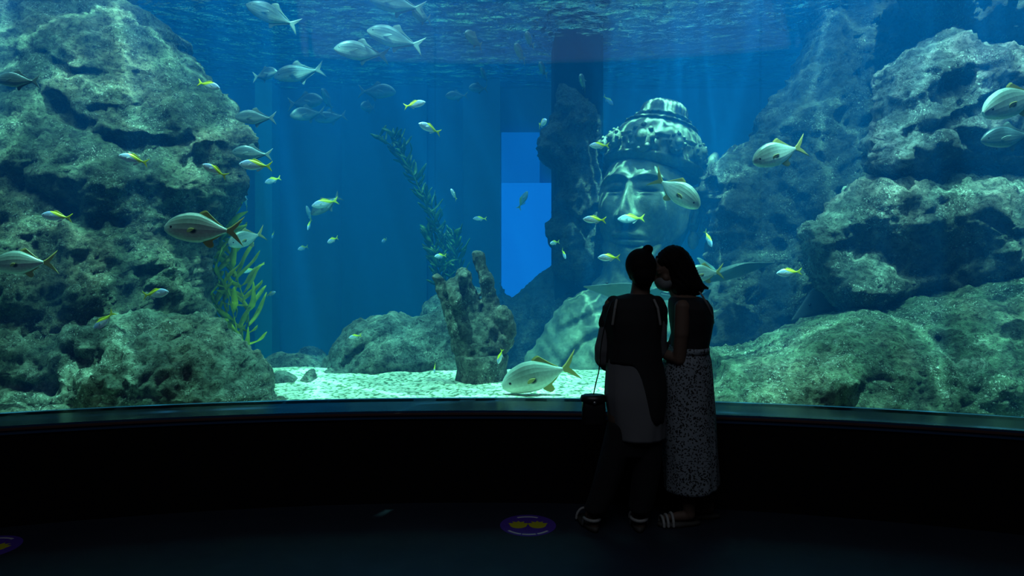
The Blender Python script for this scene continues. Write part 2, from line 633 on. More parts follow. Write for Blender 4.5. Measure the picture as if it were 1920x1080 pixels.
# tank: water body, surface, walls
W0, W1_ = -6.2, 6.6
wa0, wa1 = math.radians(-39), math.radians(41)
rs = []
for i in range(65):
    a = wa0 + (wa1 - wa0) * i / 64
    p = arc(RG + .1, a)
    rs.append([(*p, -1.2), (p[0], YB + .05, -1.2), (p[0], YB + .05, ZW + .03), (*p, ZW + .03)])
wat = MB().rings(rs).build('water', M['water'], smooth=False)
st(wat, 'hazy blue sea water filling the tank')
# rippled surface: real waves
nx, ny = 220, 110
xs = np.linspace(-6.3, 6.6, nx); ys = np.linspace(3.2, YB, ny)
X, Y = np.meshgrid(xs, ys)
pp = np.stack([X.ravel(), Y.ravel(), np.zeros(X.size)], 1)
Zs = ZW - .02 + .012 * fbm(pp * np.array([1.3, 1.5, 1]), 3, 3) + .006 * fbm(pp * np.array([4.5, 5., 1]), 9, 2)
V = np.stack([pp[:, 0], pp[:, 1], Zs], 1)
keep = np.hypot(X - CX, Y - CY) > RG + .05
fs = []
for j in range(ny - 1):
    for i in range(nx - 1):
        if keep[j, i] and keep[j + 1, i] and keep[j, i + 1] and keep[j + 1, i + 1]:
            fs.append((j * nx + i, j * nx + i + 1, (j + 1) * nx + i + 1, (j + 1) * nx + i))
srf = obj('water_surface', V, fs, M['surface'])
bm = bmesh.new(); bm.from_mesh(srf.data)
bmesh.ops.delete(bm, geom=[v for v in bm.verts if not v.link_faces], context='VERTS')
bm.to_mesh(srf.data); bm.free()
st(srf, 'rippled underside of the water surface')

st(MB().box((-6.4, YB, -1.3), (6.8, YB + .2, 5.2)).build('wall_back', M['tank_wall'], smooth=False), 'blue back wall of the tank')
st(MB().box((-6.6, 3.4, -1.3), (-6.35, YB + .2, 5.2)).build('wall_left', M['tank_dark'], smooth=False), 'left end wall of the tank')
st(MB().box((6.7, 3.4, -1.3), (6.95, YB + .2, 5.2)).build('wall_right', M['tank_dark'], smooth=False), 'right end wall of the tank')

# sand bed
nx, ny = 260, 150
xs = np.linspace(-6.3, 6.6, nx); ys = np.linspace(2.6, 10.1, ny)
X, Y = np.meshgrid(xs, ys)
pp = np.stack([X.ravel(), Y.ravel(), np.zeros(X.size)], 1)
Zs = .50 - 1.5 * np.clip((pp[:, 1] - 6.35) / 1.2, 0, 1) ** 2 * (3 - 2 * np.clip((pp[:, 1] - 6.35) / 1.2, 0, 1)) + .035 * fbm(pp * 1.1, 40, 3) + .012 * fbm(pp * 6., 44, 3) + .05 * np.exp(-((pp[:, 0] + .2) / 1.4) ** 2 - ((pp[:, 1] - 6.1) / .35) ** 2)
sx_ = np.clip((pp[:, 0] - 1.5) / .5, 0, 1)
Zs = Zs - .28 * sx_ * sx_ * (3 - 2 * sx_)
V = np.stack([pp[:, 0], pp[:, 1], Zs], 1)
keep = (np.hypot(X - CX, Y - CY) > RG + .08)
fs = [(j * nx + i, j * nx + i + 1, (j + 1) * nx + i + 1, (j + 1) * nx + i) for j in range(ny - 1) for i in range(nx - 1)
      if keep[j, i] and keep[j + 1, i] and keep[j, i + 1] and keep[j + 1, i + 1]]
sand = obj('sand', V, fs, M['sand'])
bm = bmesh.new(); bm.from_mesh(sand.data)
bmesh.ops.delete(bm, geom=[v for v in bm.verts if not v.link_faces], context='VERTS')
bm.to_mesh(sand.data); bm.free()
tag(sand, 'bright pale gravel bed on the bottom of the tank', 'gravel', None, 'stuff')
st(arc_slab('trim_5', RG + .09, RG + .14, .2, SILL - .005, M['tank_dark']), 'curb that holds the gravel behind the sill')


def col_box(name, x0, x1, d, th, mat, label, z0=-1.2, z1=5.0):
    a, b = P(x0, 0, d).x, P(x1, 0, d).x
    return st(MB().box((a, d, z0), (b, d + th, z1)).build(name, mat, smooth=False), label)


col_box('column', 478, 510, 10.4, .35, M['tank_column_pale'], 'pale narrow column on the back wall beside the left rock')
col_box('column.001', 868, 938, 10.2, .5, M['tank_column'], 'dark wide column on the back wall left of the blue glowing window')
col_box('column.002', 640, 800, 10.6, .18, M['tank_column'], 'shallow dark panel on the back wall behind the tall kelp')
col_box('pillar', 1040, 1131, 8.15, .7, M['pillar'], 'thick dark concrete pillar left of the statue head')
# blue glowing window at the back
a = P(940, 343, 10.65); b = P(1062, 560, 10.65)
st(MB().box((a.x, 10.66, b.z), (b.x, 10.74, a.z)).build('window_4', M['blue_glow'], smooth=False), 'blue glowing viewing window in the back wall')
a2 = P(940, 248, 10.65)
st(MB().box((a.x, 10.66, a.z + .0), (P(1012, 0, 10.65).x, 10.74, a2.z)).build('window_5', M['blue_glow_dim'], smooth=False), 'dimmer blue pane above the blue glowing window')
fr = MB()
fr.box((a.x - .05, 10.6, b.z), (a.x, 10.78, a2.z))
st(fr.build('trim_6', M['tank_column'], smooth=False), 'frame of the blue glowing window')

# ------------------------------------------------------------------ rocks
def rock(label, outline, d, bulge, back, w, mat, res=.022, feats=(), tilt=0., seed=0, k=1.0, group=None, cat='rock', name='rock', fine=False):
    nzf = fine_noise if fine else (lambda V, s: rock_noise(V, s, k))
    o = solid_outline(name, outline, d, bulge, back, w, res, M[mat], feats, tilt, nzf, seed)
    return tag(o, label, cat, group)


rock('huge dark algae-covered rock wall filling the left side of the tank',
     [(-330, -130), (120, -130), (225, -40), (245, 8), (300, 40), (338, 66), (352, 100), (372, 132), (395, 155), (425, 190), (444, 228), (470, 252), (478, 275),
      (458, 318), (456, 350), (438, 390), (412, 425), (392, 470), (388, 520), (384, 600), (330, 660), (-330, 680)],
     6.3, .75, .7, .8, 'rock_left', .018,
     [('c', [(120, 205), (190, 262), (260, 290), (330, 285), (400, 310), (455, 330)], .075, 0.139),
      ('c', [(215, 262), (290, 270), (345, 262)], .06, 0.099),
      ('c', [(108, 0), (92, 60)], .03, 0.066), ('c', [(250, 25), (236, 70), (222, 95)], .022, 0.066),
      ('c', [(110, 115), (170, 145), (270, 135)], .022, 0.050), ('c', [(190, 210), (240, 208), (262, 195)], .018, 0.040),
      ('c', [(40, 180), (0, 190)], .08, 0.083), ('c', [(50, 345), (100, 370), (150, 400), (230, 425)], .09, 0.099), ('c', [(330, 440), (360, 500), (370, 560)], .12, 0.132),
      ('b', 350, 205, .22, .22, .12), ('b', 200, 60, .5, .3, .12), ('b', 120, 300, .3, .2, .15), ('b', 360, 345, .14, .12, .12), ('b', 60, 430, .3, .12, .06),
      ('b', 240, 340, .25, .12, .06)], .42, 1, .85)
rock('knobbly teal-lit boulder at the foot of the left rock wall against the glass',
     [(-330, 470), (-60, 470), (60, 500), (150, 540), (215, 545), (280, 558), (330, 578), (385, 580), (405, 598), (432, 638), (468, 680), (496, 710), (508, 742), (508, 800), (-330, 870)],
     5.28, .42, .5, .5, 'rock_low', .016,
     [('c', [(70, 595), (110, 610), (160, 600)], .06, 0.110), ('c', [(140, 665), (165, 680), (190, 670)], .07, 0.121), ('c', [(0, 720), (60, 725), (110, 720)], .05, 0.083),
      ('c', [(285, 590), (312, 575)], .04, 0.083), ('c', [(330, 640), (370, 615)], .05, 0.088), ('b', 400, 690, .25, .25, .1), ('b', 230, 700, .25, .2, .08)], .5, 5)
for i, (ol, dd, lb) in enumerate([
        ([(-30, 772), (5, 756), (40, 760), (70, 775), (70, 800), (-30, 810)], 4.62, 'small pale stone against the glass at the far left end of the sill'),
        ([(62, 780), (80, 765), (108, 757), (130, 768), (135, 790), (62, 800)], 4.66, 'small rounded stone against the glass right of the far left one')]):
    rock(lb, ol, dd, .09, .12, .12, 'rock_low', .012, (), .3, 60 + i, .35)
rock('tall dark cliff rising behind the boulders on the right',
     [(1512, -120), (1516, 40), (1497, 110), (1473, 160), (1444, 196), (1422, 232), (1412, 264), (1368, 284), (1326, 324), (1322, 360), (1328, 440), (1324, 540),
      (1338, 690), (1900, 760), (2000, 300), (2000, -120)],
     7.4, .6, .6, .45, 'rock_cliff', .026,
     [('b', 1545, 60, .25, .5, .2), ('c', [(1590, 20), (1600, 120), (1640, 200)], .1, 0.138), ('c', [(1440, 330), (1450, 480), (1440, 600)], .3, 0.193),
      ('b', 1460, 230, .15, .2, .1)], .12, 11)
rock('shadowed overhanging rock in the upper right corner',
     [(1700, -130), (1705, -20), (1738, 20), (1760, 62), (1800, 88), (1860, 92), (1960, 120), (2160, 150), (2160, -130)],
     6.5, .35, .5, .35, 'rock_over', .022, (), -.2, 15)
rock('pale rounded boulder high on the right, above the dark-faced one',
     [(1645, 160), (1650, 132), (1680, 102), (1720, 77), (1768, 66), (1795, 74), (1815, 96), (1860, 86), (1900, 102), (1960, 140), (2120, 210), (2120, 345), (1930, 350),
      (1860, 325), (1790, 322), (1735, 332), (1655, 326), (1636, 302), (1632, 252), (1644, 215), (1640, 185)],
     6.2, .5, .5, .42, 'rock_purple', .019,
     [('c', [(1712, 205), (1740, 190), (1770, 165), (1800, 150)], .05, 0.110), ('c', [(1700, 245), (1760, 235), (1830, 205), (1900, 165)], .035, 0.077),
      ('c', [(1720, 290), (1740, 250), (1780, 245), (1850, 275), (1920, 275)], .05, 0.110), ('b', 1740, 120, .25, .16, .12), ('b', 1860, 130, .25, .15, .12), ('b', 1670, 285, .15, .12, .08),
      ('c', [(1750, 300), (1800, 300)], .1, 0.110)], .42, 21)
rock('big boulder jutting left over the ledge with a dark front face',
     [(1508, 446), (1512, 420), (1530, 400), (1562, 376), (1600, 346), (1650, 334), (1690, 338), (1722, 324), (1765, 326), (1830, 306), (1900, 300), (2120, 285), (2120, 575),
      (1900, 570), (1790, 552), (1700, 560), (1602, 578), (1562, 562), (1536, 520), (1516, 472)],
     6.05, .55, .55, .45, 'rock_right', .019,
     [('b', 1690, 360, .45, .1, .12), ('b', 1850, 420, .3, .3, .15), ('c', [(1640, 480), (1740, 500), (1800, 490)], .22, 0.220), ('c', [(1818, 405), (1860, 440), (1885, 470)], .025, 0.066),
      ('c', [(1590, 450), (1640, 440)], .2, 0.110)], .32, 27)
rock('long sloping rock ledge along the glass at the lower right',
     [(1332, 672), (1348, 660), (1400, 650), (1440, 632), (1475, 612), (1512, 596), (1555, 585), (1605, 576), (1645, 582), (1690, 562), (1750, 542), (1800, 532), (1842, 512),
      (1900, 496), (2120, 470), (2120, 880), (1332, 800)],
     5.66, .78, .5, .34, 'rock_ledge', .016,
     [('c', [(1340, 685), (1450, 660), (1530, 645), (1600, 640)], .03, -.06), ('c', [(1600, 720), (1700, 640), (1790, 650)], .1, 0.066), ('c', [(1760, 640), (1775, 680)], .05, 0.099),
      ('c', [(1890, 560), (1905, 600)], .05, 0.110), ('c', [(1565, 605), (1580, 615)], .03, 0.055), ('c', [(1600, 600), (1612, 602)], .025, 0.050), ('b', 1520, 700, .3, .15, .1), ('b', 1850, 720, .3, .2, .12)], .36, 33, .6)
rock('rounded blue-green boulder on the gravel behind the stone hand',
     [(598, 712), (612, 680), (628, 645), (652, 614), (682, 597), (720, 590), (752, 587), (775, 592), (802, 580), (830, 568), (880, 565), (905, 610), (910, 740), (720, 745), (600,740)],
     6.6, .45, .4, .5, 'rock_back', .022, [('c', [(640, 690), (700, 640), (780, 610)], .04, .08)], .3, 41, .6)
rock('taller dim boulder peeking out between the hand and the rounded boulder',
     [(770, 760), (790, 592), (804, 562), (832, 546), (880, 540), (920, 580), (920, 860), (770,860)], 7.3, .3, .3, .4, 'rock_back', .03, (), .2, 45, .6)
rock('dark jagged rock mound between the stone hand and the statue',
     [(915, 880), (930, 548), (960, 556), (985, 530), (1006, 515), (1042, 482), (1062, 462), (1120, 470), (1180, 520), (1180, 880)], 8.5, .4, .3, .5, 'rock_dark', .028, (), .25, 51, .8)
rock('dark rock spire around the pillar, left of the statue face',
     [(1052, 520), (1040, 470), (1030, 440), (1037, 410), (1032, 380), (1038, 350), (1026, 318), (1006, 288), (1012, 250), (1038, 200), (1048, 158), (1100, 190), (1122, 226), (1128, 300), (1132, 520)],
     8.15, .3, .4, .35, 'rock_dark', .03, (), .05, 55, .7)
for i, (ol, dd, lb) in enumerate([
        ([(496, 738), (500, 706), (520, 694), (548, 700), (562, 722), (558, 738)], 5.75, 'low blue-lit stone on the gravel beside the left boulder'),
        ([(552, 730), (560, 706), (582, 688), (594, 700), (600, 722), (590, 734)], 5.8, 'pointed speckled stone standing on the gravel near the left boulder'),
        ([(588, 712), (604, 694), (640, 692), (668, 700), (672, 712)], 6.2, 'flat dark slab on the gravel in front of the rounded boulder'),
        ([(470, 706), (490, 676), (530, 660), (575, 668), (610, 690), (600, 708)], 6.7, 'low hazy rock heap behind the two small stones'),
        ([(540, 690), (560, 660), (580, 652), (606, 664), (616, 692)], 7.6, 'far dim stone at the foot of the back wall')]):
    rock(lb, ol, dd, .14, .16, .16, 'rock_back', .016, (), .3, 70 + i, .35)
print('rocks done')

# ------------------------------------------------------------------ fish
def fish_body(prof, n=20, m=26, bend=0.):
    """prof: (t, top, bottom, half width), nose at +X .5, length 1"""
    pr = np.array(prof); ts = np.concatenate([np.linspace(0, .1, 7)[:-1] ** 1.0, np.linspace(.1, pr[-1, 0], m - 6)])
    rs = []
    for t in ts:
        tp, bt, wd = (np.interp(t, pr[:, 0], pr[:, k]) for k in (1, 2, 3))
        ring = []
        for j in range(n):
            a = 2 * PI * j / n
            s = math.sin(a); c = math.cos(a)
            z = (tp if s > 0 else bt) * abs(s) ** .9 * (1 if s > 0 else -1)
            ring.append((.5 - t, wd * math.copysign(abs(c) ** .8, c) + bend * (t - .3) ** 2 * (1 if t > .3 else 0), z))
        rs.append(ring)
    return MB().rings(rs)


def smooth_prof(p):
    p = np.array(p); t = np.linspace(0, 1, 60) * p[-1, 0]
    out = []
    for k in range(1, 4):
        # monotone-ish cubic through points by catmull on parameter
        out.append(np.interp(t, p[:, 0], p[:, k]))
    A = np.stack([t] + out, 1)
    for _ in range(6):
        A[1:-1, 1:] = .25 * A[:-2, 1:] + .5 * A[1:-1, 1:] + .25 * A[2:, 1:]
    return A


def fin(pts, th=.006, y=0., curve=True, root=None):
    """closed outline in XZ, thin solid tapering to its edge"""
    q = catmull([(a, b) for a, b in pts], 3) if curve else [np.array(p, float) for p in pts]
    c = np.mean(q, 0); n = len(q)
    inner = [c + (p - c) * .82 for p in q]
    vs = [(p[0], y, p[1]) for p in q] + [(p[0], y + th / 2, p[1]) for p in inner] + [(p[0], y - th / 2, p[1]) for p in inner]
    fs = []
    for i in range(n):
        k = (i + 1) % n
        fs += [(i, k, n + k, n + i), (k, i, 2 * n + i, 2 * n + k)]
    fs += [tuple(n + i for i in range(n)), tuple(2 * n + i for i in reversed(range(n)))]
    me = mesh_from(vs, fs)
    bm = bmesh.new(); bm.from_mesh(me)
    bmesh.ops.recalc_face_normals(bm, faces=bm.faces)
    bmesh.ops.triangulate(bm, faces=[f for f in bm.faces if len(f.verts) > 4])
    bm.to_mesh(me); bm.free()
    return me


def fish_mat(name, back, side, belly, spot=None, yellow=None, metal=.25, rough=.38, zs=.16):
    m, nt, N, L, b = new_mat(name)
    tc = N.new('ShaderNodeTexCoord').outputs['Object']
    sp = N.new('ShaderNodeSeparateXYZ'); L.new(tc, sp.inputs[0])
    z = math_(N, L, 'ADD', math_(N, L, 'MULTIPLY', sp.outputs[2], .5 / zs), .5)
    col = ramp(N, L, z, [(.1, belly), (.42, belly), (.56, side), (.82, back)])
    sc = noise(N, L, tc, 30., 3, .6)
    col = mixc(N, L, 1., col, ramp(N, L, sc, [(.3, (.85, .85, .85)), (.7, (1.1, 1.1, 1.1))]), 'MULTIPLY')
    if yellow:
        # the back half of the ridge and the tail root are yellow
        e = math_(N, L, 'SUBTRACT', math_(N, L, 'MULTIPLY', sp.outputs[2], 4.5), math_(N, L, 'ADD', math_(N, L, 'MULTIPLY', sp.outputs[0], 2.2), .12))
        f = math_(N, L, 'MULTIPLY', e, 14., True)
        col = mixc(N, L, f, col, yellow)
    if spot:
        d = N.new('ShaderNodeVectorMath'); d.operation = 'SUBTRACT'; L.new(tc, d.inputs[0]); d.inputs[1].default_value = (spot[0], 0, spot[1])
        s2 = N.new('ShaderNodeVectorMath'); s2.operation = 'MULTIPLY'; L.new(d.outputs[0], s2.inputs[0]); s2.inputs[1].default_value = (1, 0, 1.25)
        ln = N.new('ShaderNodeVectorMath'); ln.operation = 'LENGTH'; L.new(s2.outputs[0], ln.inputs[0])
        mr = N.new('ShaderNodeMapRange'); mr.inputs['From Min'].default_value = spot[2] * .6; mr.inputs['From Max'].default_value = spot[2] * 1.25
        mr.inputs['To Min'].default_value = 1; mr.inputs['To Max'].default_value = 0; L.new(ln.outputs['Value'], mr.inputs['Value'])
        col = mixc(N, L, mr.outputs[0], col, (.02, .025, .03))
    L.new(col, b.inputs['Base Color'])
    b.inputs['Roughness'].default_value = rough; b.inputs['Metallic'].default_value = metal
    return m


M['jack_body'] = fish_mat('jack_skin', (.06, .09, .12), (.12, .165, .19), (.27, .32, .31), zs=.2)
M['jack_fin'] = simple('jack_fin', (.13, .17, .18), .5)
M['pomp_body'] = fish_mat('pompano_skin', (.22, .27, .26), (.46, .50, .49), (.66, .68, .63), spot=(.12, -.02, .045), zs=.2, metal=.12)
M['pomp_fin'] = simple('pompano_fin', (.42, .34, .10), .5)
M['fus_body'] = fish_mat('fusilier_skin', (.45, .56, .95), (.66, .76, 1.), (.92, .94, 1.), yellow=(.85, .80, .03), zs=.13, metal=.05)
M['fus_fin'] = simple('fusilier_fin', (.88, .80, .02), .5)
M['pale_fin'] = simple('pale_fin', (.75, .80, .82), .5)
M['eye'] = simple('fish_eye', (.01, .012, .015), .2)
M['eye_ring'] = simple('fish_eye_ring', (.6, .62, .5), .3)

KIND = {}


def kind(name, prof, bodym, finm, tail, dorsal, anal, pect, eye, width, extra=()):
    A = smooth_prof(prof)
    kz = {'jack': 1.28, 'fusilier': 1.3, 'pompano': 1.1}[name]
    A[:, 1:3] *= kz; A[:, 3] *= 1.08
    dorsal = [[(a, b * kz) for a, b in d] for d in dorsal]; anal = [[(a, b * kz) for a, b in d] for d in anal]
    parts = []
    parts.append(('body', fish_body(A).mesh('fish_body'), M[bodym]))
    parts.append(('tail_fin', fin(tail, .012, curve=False), M[finm]))
    for d in dorsal: parts.append(('dorsal_fin', fin(d, .010), M[finm if name != 'fusilier' else 'fus_fin']))
    for d in anal: parts.append(('anal_fin', fin(d, .010), M[finm if name != 'fusilier' else 'pale_fin']))
    for s in (-1, 1):
        x, z, L, a = pect
        me = fin([(0, .012), (-L * .5, .03), (-L, .004), (-L * .5, -.018), (0, -.012)], .008)
        yw = float(np.interp(.5 - x, A[:, 0], A[:, 3])) * .93
        R = Matrix.Translation((x, s * yw, z)) @ Euler((0, -a, s * -.35)).to_matrix().to_4x4()
        me.transform(R)
        parts.append(('pectoral_fin', me, M['pale_fin'] if name == 'fusilier' else M[finm]))
    for s in (-1, 1):
        x, z, r = eye
        yw = float(np.interp(.5 - x, A[:, 0], A[:, 3])) * .86
        parts.append(('eye', MB().ell((x, s * yw, z), (r, r * .6, r), 12, 8).mesh('eye'), M['eye']))
    for nm, me, mt in extra: parts.append((nm, me, mt))
    for nm, me, mt in parts: me.materials.append(mt)
    KIND[name] = parts


# jack: deep shouldered silver body, thin tail root, wide forked tail, sickle fins
kind('jack', [(0, .012, .014, .008), (.03, .045, .04, .03), (.10, .095, .075, .055), (.2, .135, .10, .07), (.33, .155, .12, .075), (.48, .13, .125, .066), (.62, .075, .075, .045), (.74, .03, .03, .024),
              (.82, .014, .014, .014)], 'jack_body', 'jack_fin',
     [(-.29, .014), (-.37, .07), (-.50, .175), (-.44, .06), (-.40, .0), (-.44, -.06), (-.50, -.175), (-.37, -.07), (-.29, -.014)],
     [[(.10, .145), (.0, .20), (-.06, .145), (-.2, .07), (-.3, .03), (-.3, .015), (-.1, .09)]],
     [[(.02, -.115), (-.02, -.19), (-.07, -.13), (-.2, -.07), (-.3, -.03), (-.3, -.015), (-.1, -.08)]],
     (.22, -.03, .17, -.25), (.40, .025, .015), .07)
# pompano: blunt round snout, deep oval, long trailing fins
kind('pompano', [(0, .03, .03, .02), (.02, .065, .055, .035), (.07, .115, .085, .055), (.16, .165, .12, .07), (.3, .20, .15, .078), (.44, .19, .155, .075), (.58, .125, .115, .055), (.7, .055, .055, .03),
                 (.78, .022, .022, .016)], 'pomp_body', 'pomp_fin',
     [(-.26, .02), (-.33, .06), (-.50, .20), (-.42, .07), (-.36, .0), (-.42, -.07), (-.50, -.20), (-.33, -.06), (-.26, -.02)],
     [[(.08, .185), (.0, .23), (-.05, .195), (-.16, .10), (-.24, .04), (-.24, .02), (-.08, .13)]],
     [[(.02, -.145), (-.06, -.21), (-.12, -.19), (-.10, -.13), (-.18, -.08), (-.24, -.03), (-.24, -.015), (-.05, -.12)]],
     (.2, -.03, .12, -.3), (.40, .02, .02), .07)
# fusilier: slender lavender spindle with yellow fork
kind('fusilier', [(0, .012, .012, .01), (.03, .038, .036, .026), (.10, .075, .07, .046), (.2, .11, .10, .058), (.33, .125, .118, .062), (.48, .105, .105, .052), (.62, .062, .065, .036), (.74, .028, .03, .02), (.8, .02, .02, .014)],
     'fus_body', 'fus_fin',
     [(-.29, .02), (-.36, .06), (-.50, .165), (-.44, .06), (-.40, .0), (-.44, -.06), (-.50, -.165), (-.36, -.06), (-.29, -.02)],
     [[(.12, .12), (.06, .15), (-.06, .12), (-.2, .055), (-.24, .035), (-.05, .085)]],
     [[(-.02, -.115), (-.07, -.14), (-.2, -.06), (-.22, -.035), (-.08, -.09)]],
     (.22, -.02, .13, -.4), (.41, .015, .017), .06)


def make_fish(kind_name, c, d, nose, yaw=0., label='', roll=0., group=None, tail=None, L=None):
    """c: pixel of the middle; nose: pixel vector middle -> nose (half the visible length); yaw>0 turns the nose towards the viewer"""
    h = math.hypot(*nose)
    cy = math.cos(math.radians(yaw)); sy = math.sin(math.radians(yaw))
    length = 2 * h * d / F / max(cy, .25) if L is None else L
    fx = Vector((nose[0] / h * cy, -sy, -nose[1] / h * cy)).normalized()
    up = Vector((0, 0, 1)) - fx * fx.z
    if up.length < .25: up = Vector((.0, -.3, 0)) + Vector((1, 0, 0)) * (.8 if nose[0] >= 0 else -.8); up = up - fx * fx.dot(up)
    up.normalize()
    left = up.cross(fx)
    R = Matrix((fx, left, up)).transposed().to_4x4() @ Matrix.Rotation(math.radians(roll), 4, 'X')
    r = empty('fish', P(*c, d))
    r.matrix_world = Matrix.Translation(P(*c, d)) @ R @ Matrix.Scale(length, 4)
    tag(r, label, 'fish', group)
    tl = random.uniform(-.22, .22) if tail is None else tail
    for nm, me, mt in KIND[kind_name]:
        o = bpy.data.objects.new(nm, me); COL.objects.link(o); o.parent = r
        if nm == 'tail_fin':
            px = -.27
            o.matrix_local = Matrix.Translation((px, 0, 0)) @ Matrix.Rotation(tl, 4, 'Z') @ Matrix.Translation((-px, 0, 0))
    return r


GF, GJ, GP = 'yellow-tailed fusiliers in the tank', 'silver jacks schooling under the water surface', 'blunt-headed pompanos in the tank'
FUS = [
    ((391, 160), 5.3, (23, 7), 10, 'small blue fish with yellow tail at the upper right edge of the left rock wall'),
    ((251, 299), 4.9, (-26, -7), 10, 'small blue fish with yellow tail over the dark crevice of the left rock wall'),
    ((403, 320), 5.0, (-21, -11), 15, 'small teal fish with yellow tail nosing upward at the left rock wall'),
    ((480, 310), 5.2, (-31, -2), 5, 'violet-sided fish with yellow tail directly under a silver fish beside the left rock wall'),
    ((512, 338), 7.2, (-11, 6), 45, 'tiny curved yellow-green fish below the violet-sided fish beside the left rock wall'),
    ((107, 406), 4.75, (-28, -3), 5, 'small pale blue fish with yellow tail low on the left rock wall, swimming left'),
    ((291, 551), 4.95, (27, -4), 8, 'small lavender fish with yellow tail above the knobbly left boulder, swimming right'),
    ((195, 602), 4.95, (-17, 18), 10, 'small pale blue fish with yellow tail diving steeply in front of the knobbly left boulder'),
    ((777, 196), 5.6, (21, -4), 5, 'blue-white fish with wide yellow tail, uppermost small fish in the open blue, swimming right'),
    ((806, 241), 5.6, (-19, -7), 35, 'blue-white fish with yellow back just below the wide yellow-tailed one, swimming up left'),
    ((1017, 231), 6.6, (7, -2), 70, 'small yellow-tailed fish seen from behind beside the dark pillar'),
    ((1124, 273), 6.0, (-19, 0), 0, 'small white fish with yellow tail at the crown band of the stone head'),
    ((1115, 412), 5.5, (-22, -1), 0, 'lavender fish with bright yellow tail beside the stone cheek, swimming left'),
    ((1184, 410), 6.8, (-26, 1), 0, 'hazy blue-green fish passing under the nose of the stone head'),
    ((1142, 483), 5.4, (-21, 0), 0, 'bright white fish with yellow tail just left of the hair bun'),
    ((1480, 511), 5.3, (-24, 2), 0, 'pale blue fish with yellow tail between the ray snout and the big right boulder'),
    ((610, 381), 6.4, (-23, 6), 20, 'blue-green fish with yellow tail swimming in front of a pale fish in the open blue'),
    ((580, 402), 8.2, (-2, -15), 40, 'thin curved fish hanging upright left of the pale pair in the open blue'),
    ((580, 421), 7.6, (-1, 11), 35, 'small bluish fish diving just below the thin curved fish in the open blue'),
    ((624, 450), 6.6, (-7, 5), 55, 'small white fish with yellow tail alone in the middle of the open blue'),
    ((721, 451), 8.4, (-3, 3), 70, 'tiny green fish seen end-on left of the tall kelp'),
    ((568, 465), 7.9, (-6, 3), 60, 'tiny oval greenish fish left of the lone white one in the open blue'),
    ((851, 365), 6.6, (-5, -10), 40, 'small yellow-tailed fish rising on its side right of the tall kelp'),
    ((900, 410), 7.6, (-13, 0), 10, 'small teal fish left of the blue glowing window'),
    ((826, 480), 7.0, (-10, 1), 45, 'small teal fish in front of the base of the tall kelp'),
    ((508, 551), 7.2, (10, -4), 20, 'small pale fish low in the blue beside the pale column, nosing up right'),
    ((468, 507), 8.6, (-10, 4), 30, 'faint small fish right of the yellow-green kelp'),
    ((938, 668), 5.45, (-4, 14), 10, 'small pale blue fish with yellow tail diving in front of the stone wrist'),
    ((815, 690), 6.1, (0, 8), 45, 'tiny white fish upright just above the gravel left of the stone wrist'),
    ((666, 631), 6.15, (-11, 2), 30, 'small yellow-green fish against the rounded boulder behind the gravel'),
    ((512, 440), 8.8, (0, 7), 45, 'faint tiny fish on the pale back column'),
    ((441, 377), 6.4, (-8, 10), 25, 'small bright fish nosing down above the yellow-green kelp tip'),
    ((461, 378), 7.6, (3, -12), 50, 'thin upright fish right of the kelp tip beside the left rock wall'),
    ((980, 376), 9.6, (9, -17), 10, 'dim fish silhouetted against the top of the blue glowing window'),
    ((1040, 455), 7.4, (-9, 2), 45, 'dim teal fish at the right edge of the blue glowing window'),
    ((1057, 476), 7.4, (3, 9), 50, 'dim teal fish just right of and below the one at the blue window edge'),
    ((1328, 447), 6.9, (4, 16), 30, 'dim blue fish hanging vertically above the head of the long-haired person'),
    ((1140, 188), 8.4, (9, 10), 15, 'greenish fish streak emerging from behind the dark pillar above the stone crown'),
]
for c_, d_, n_, y_, lb in FUS:
    make_fish('fusilier', c_, d_, n_, y_, lb, group=GF)

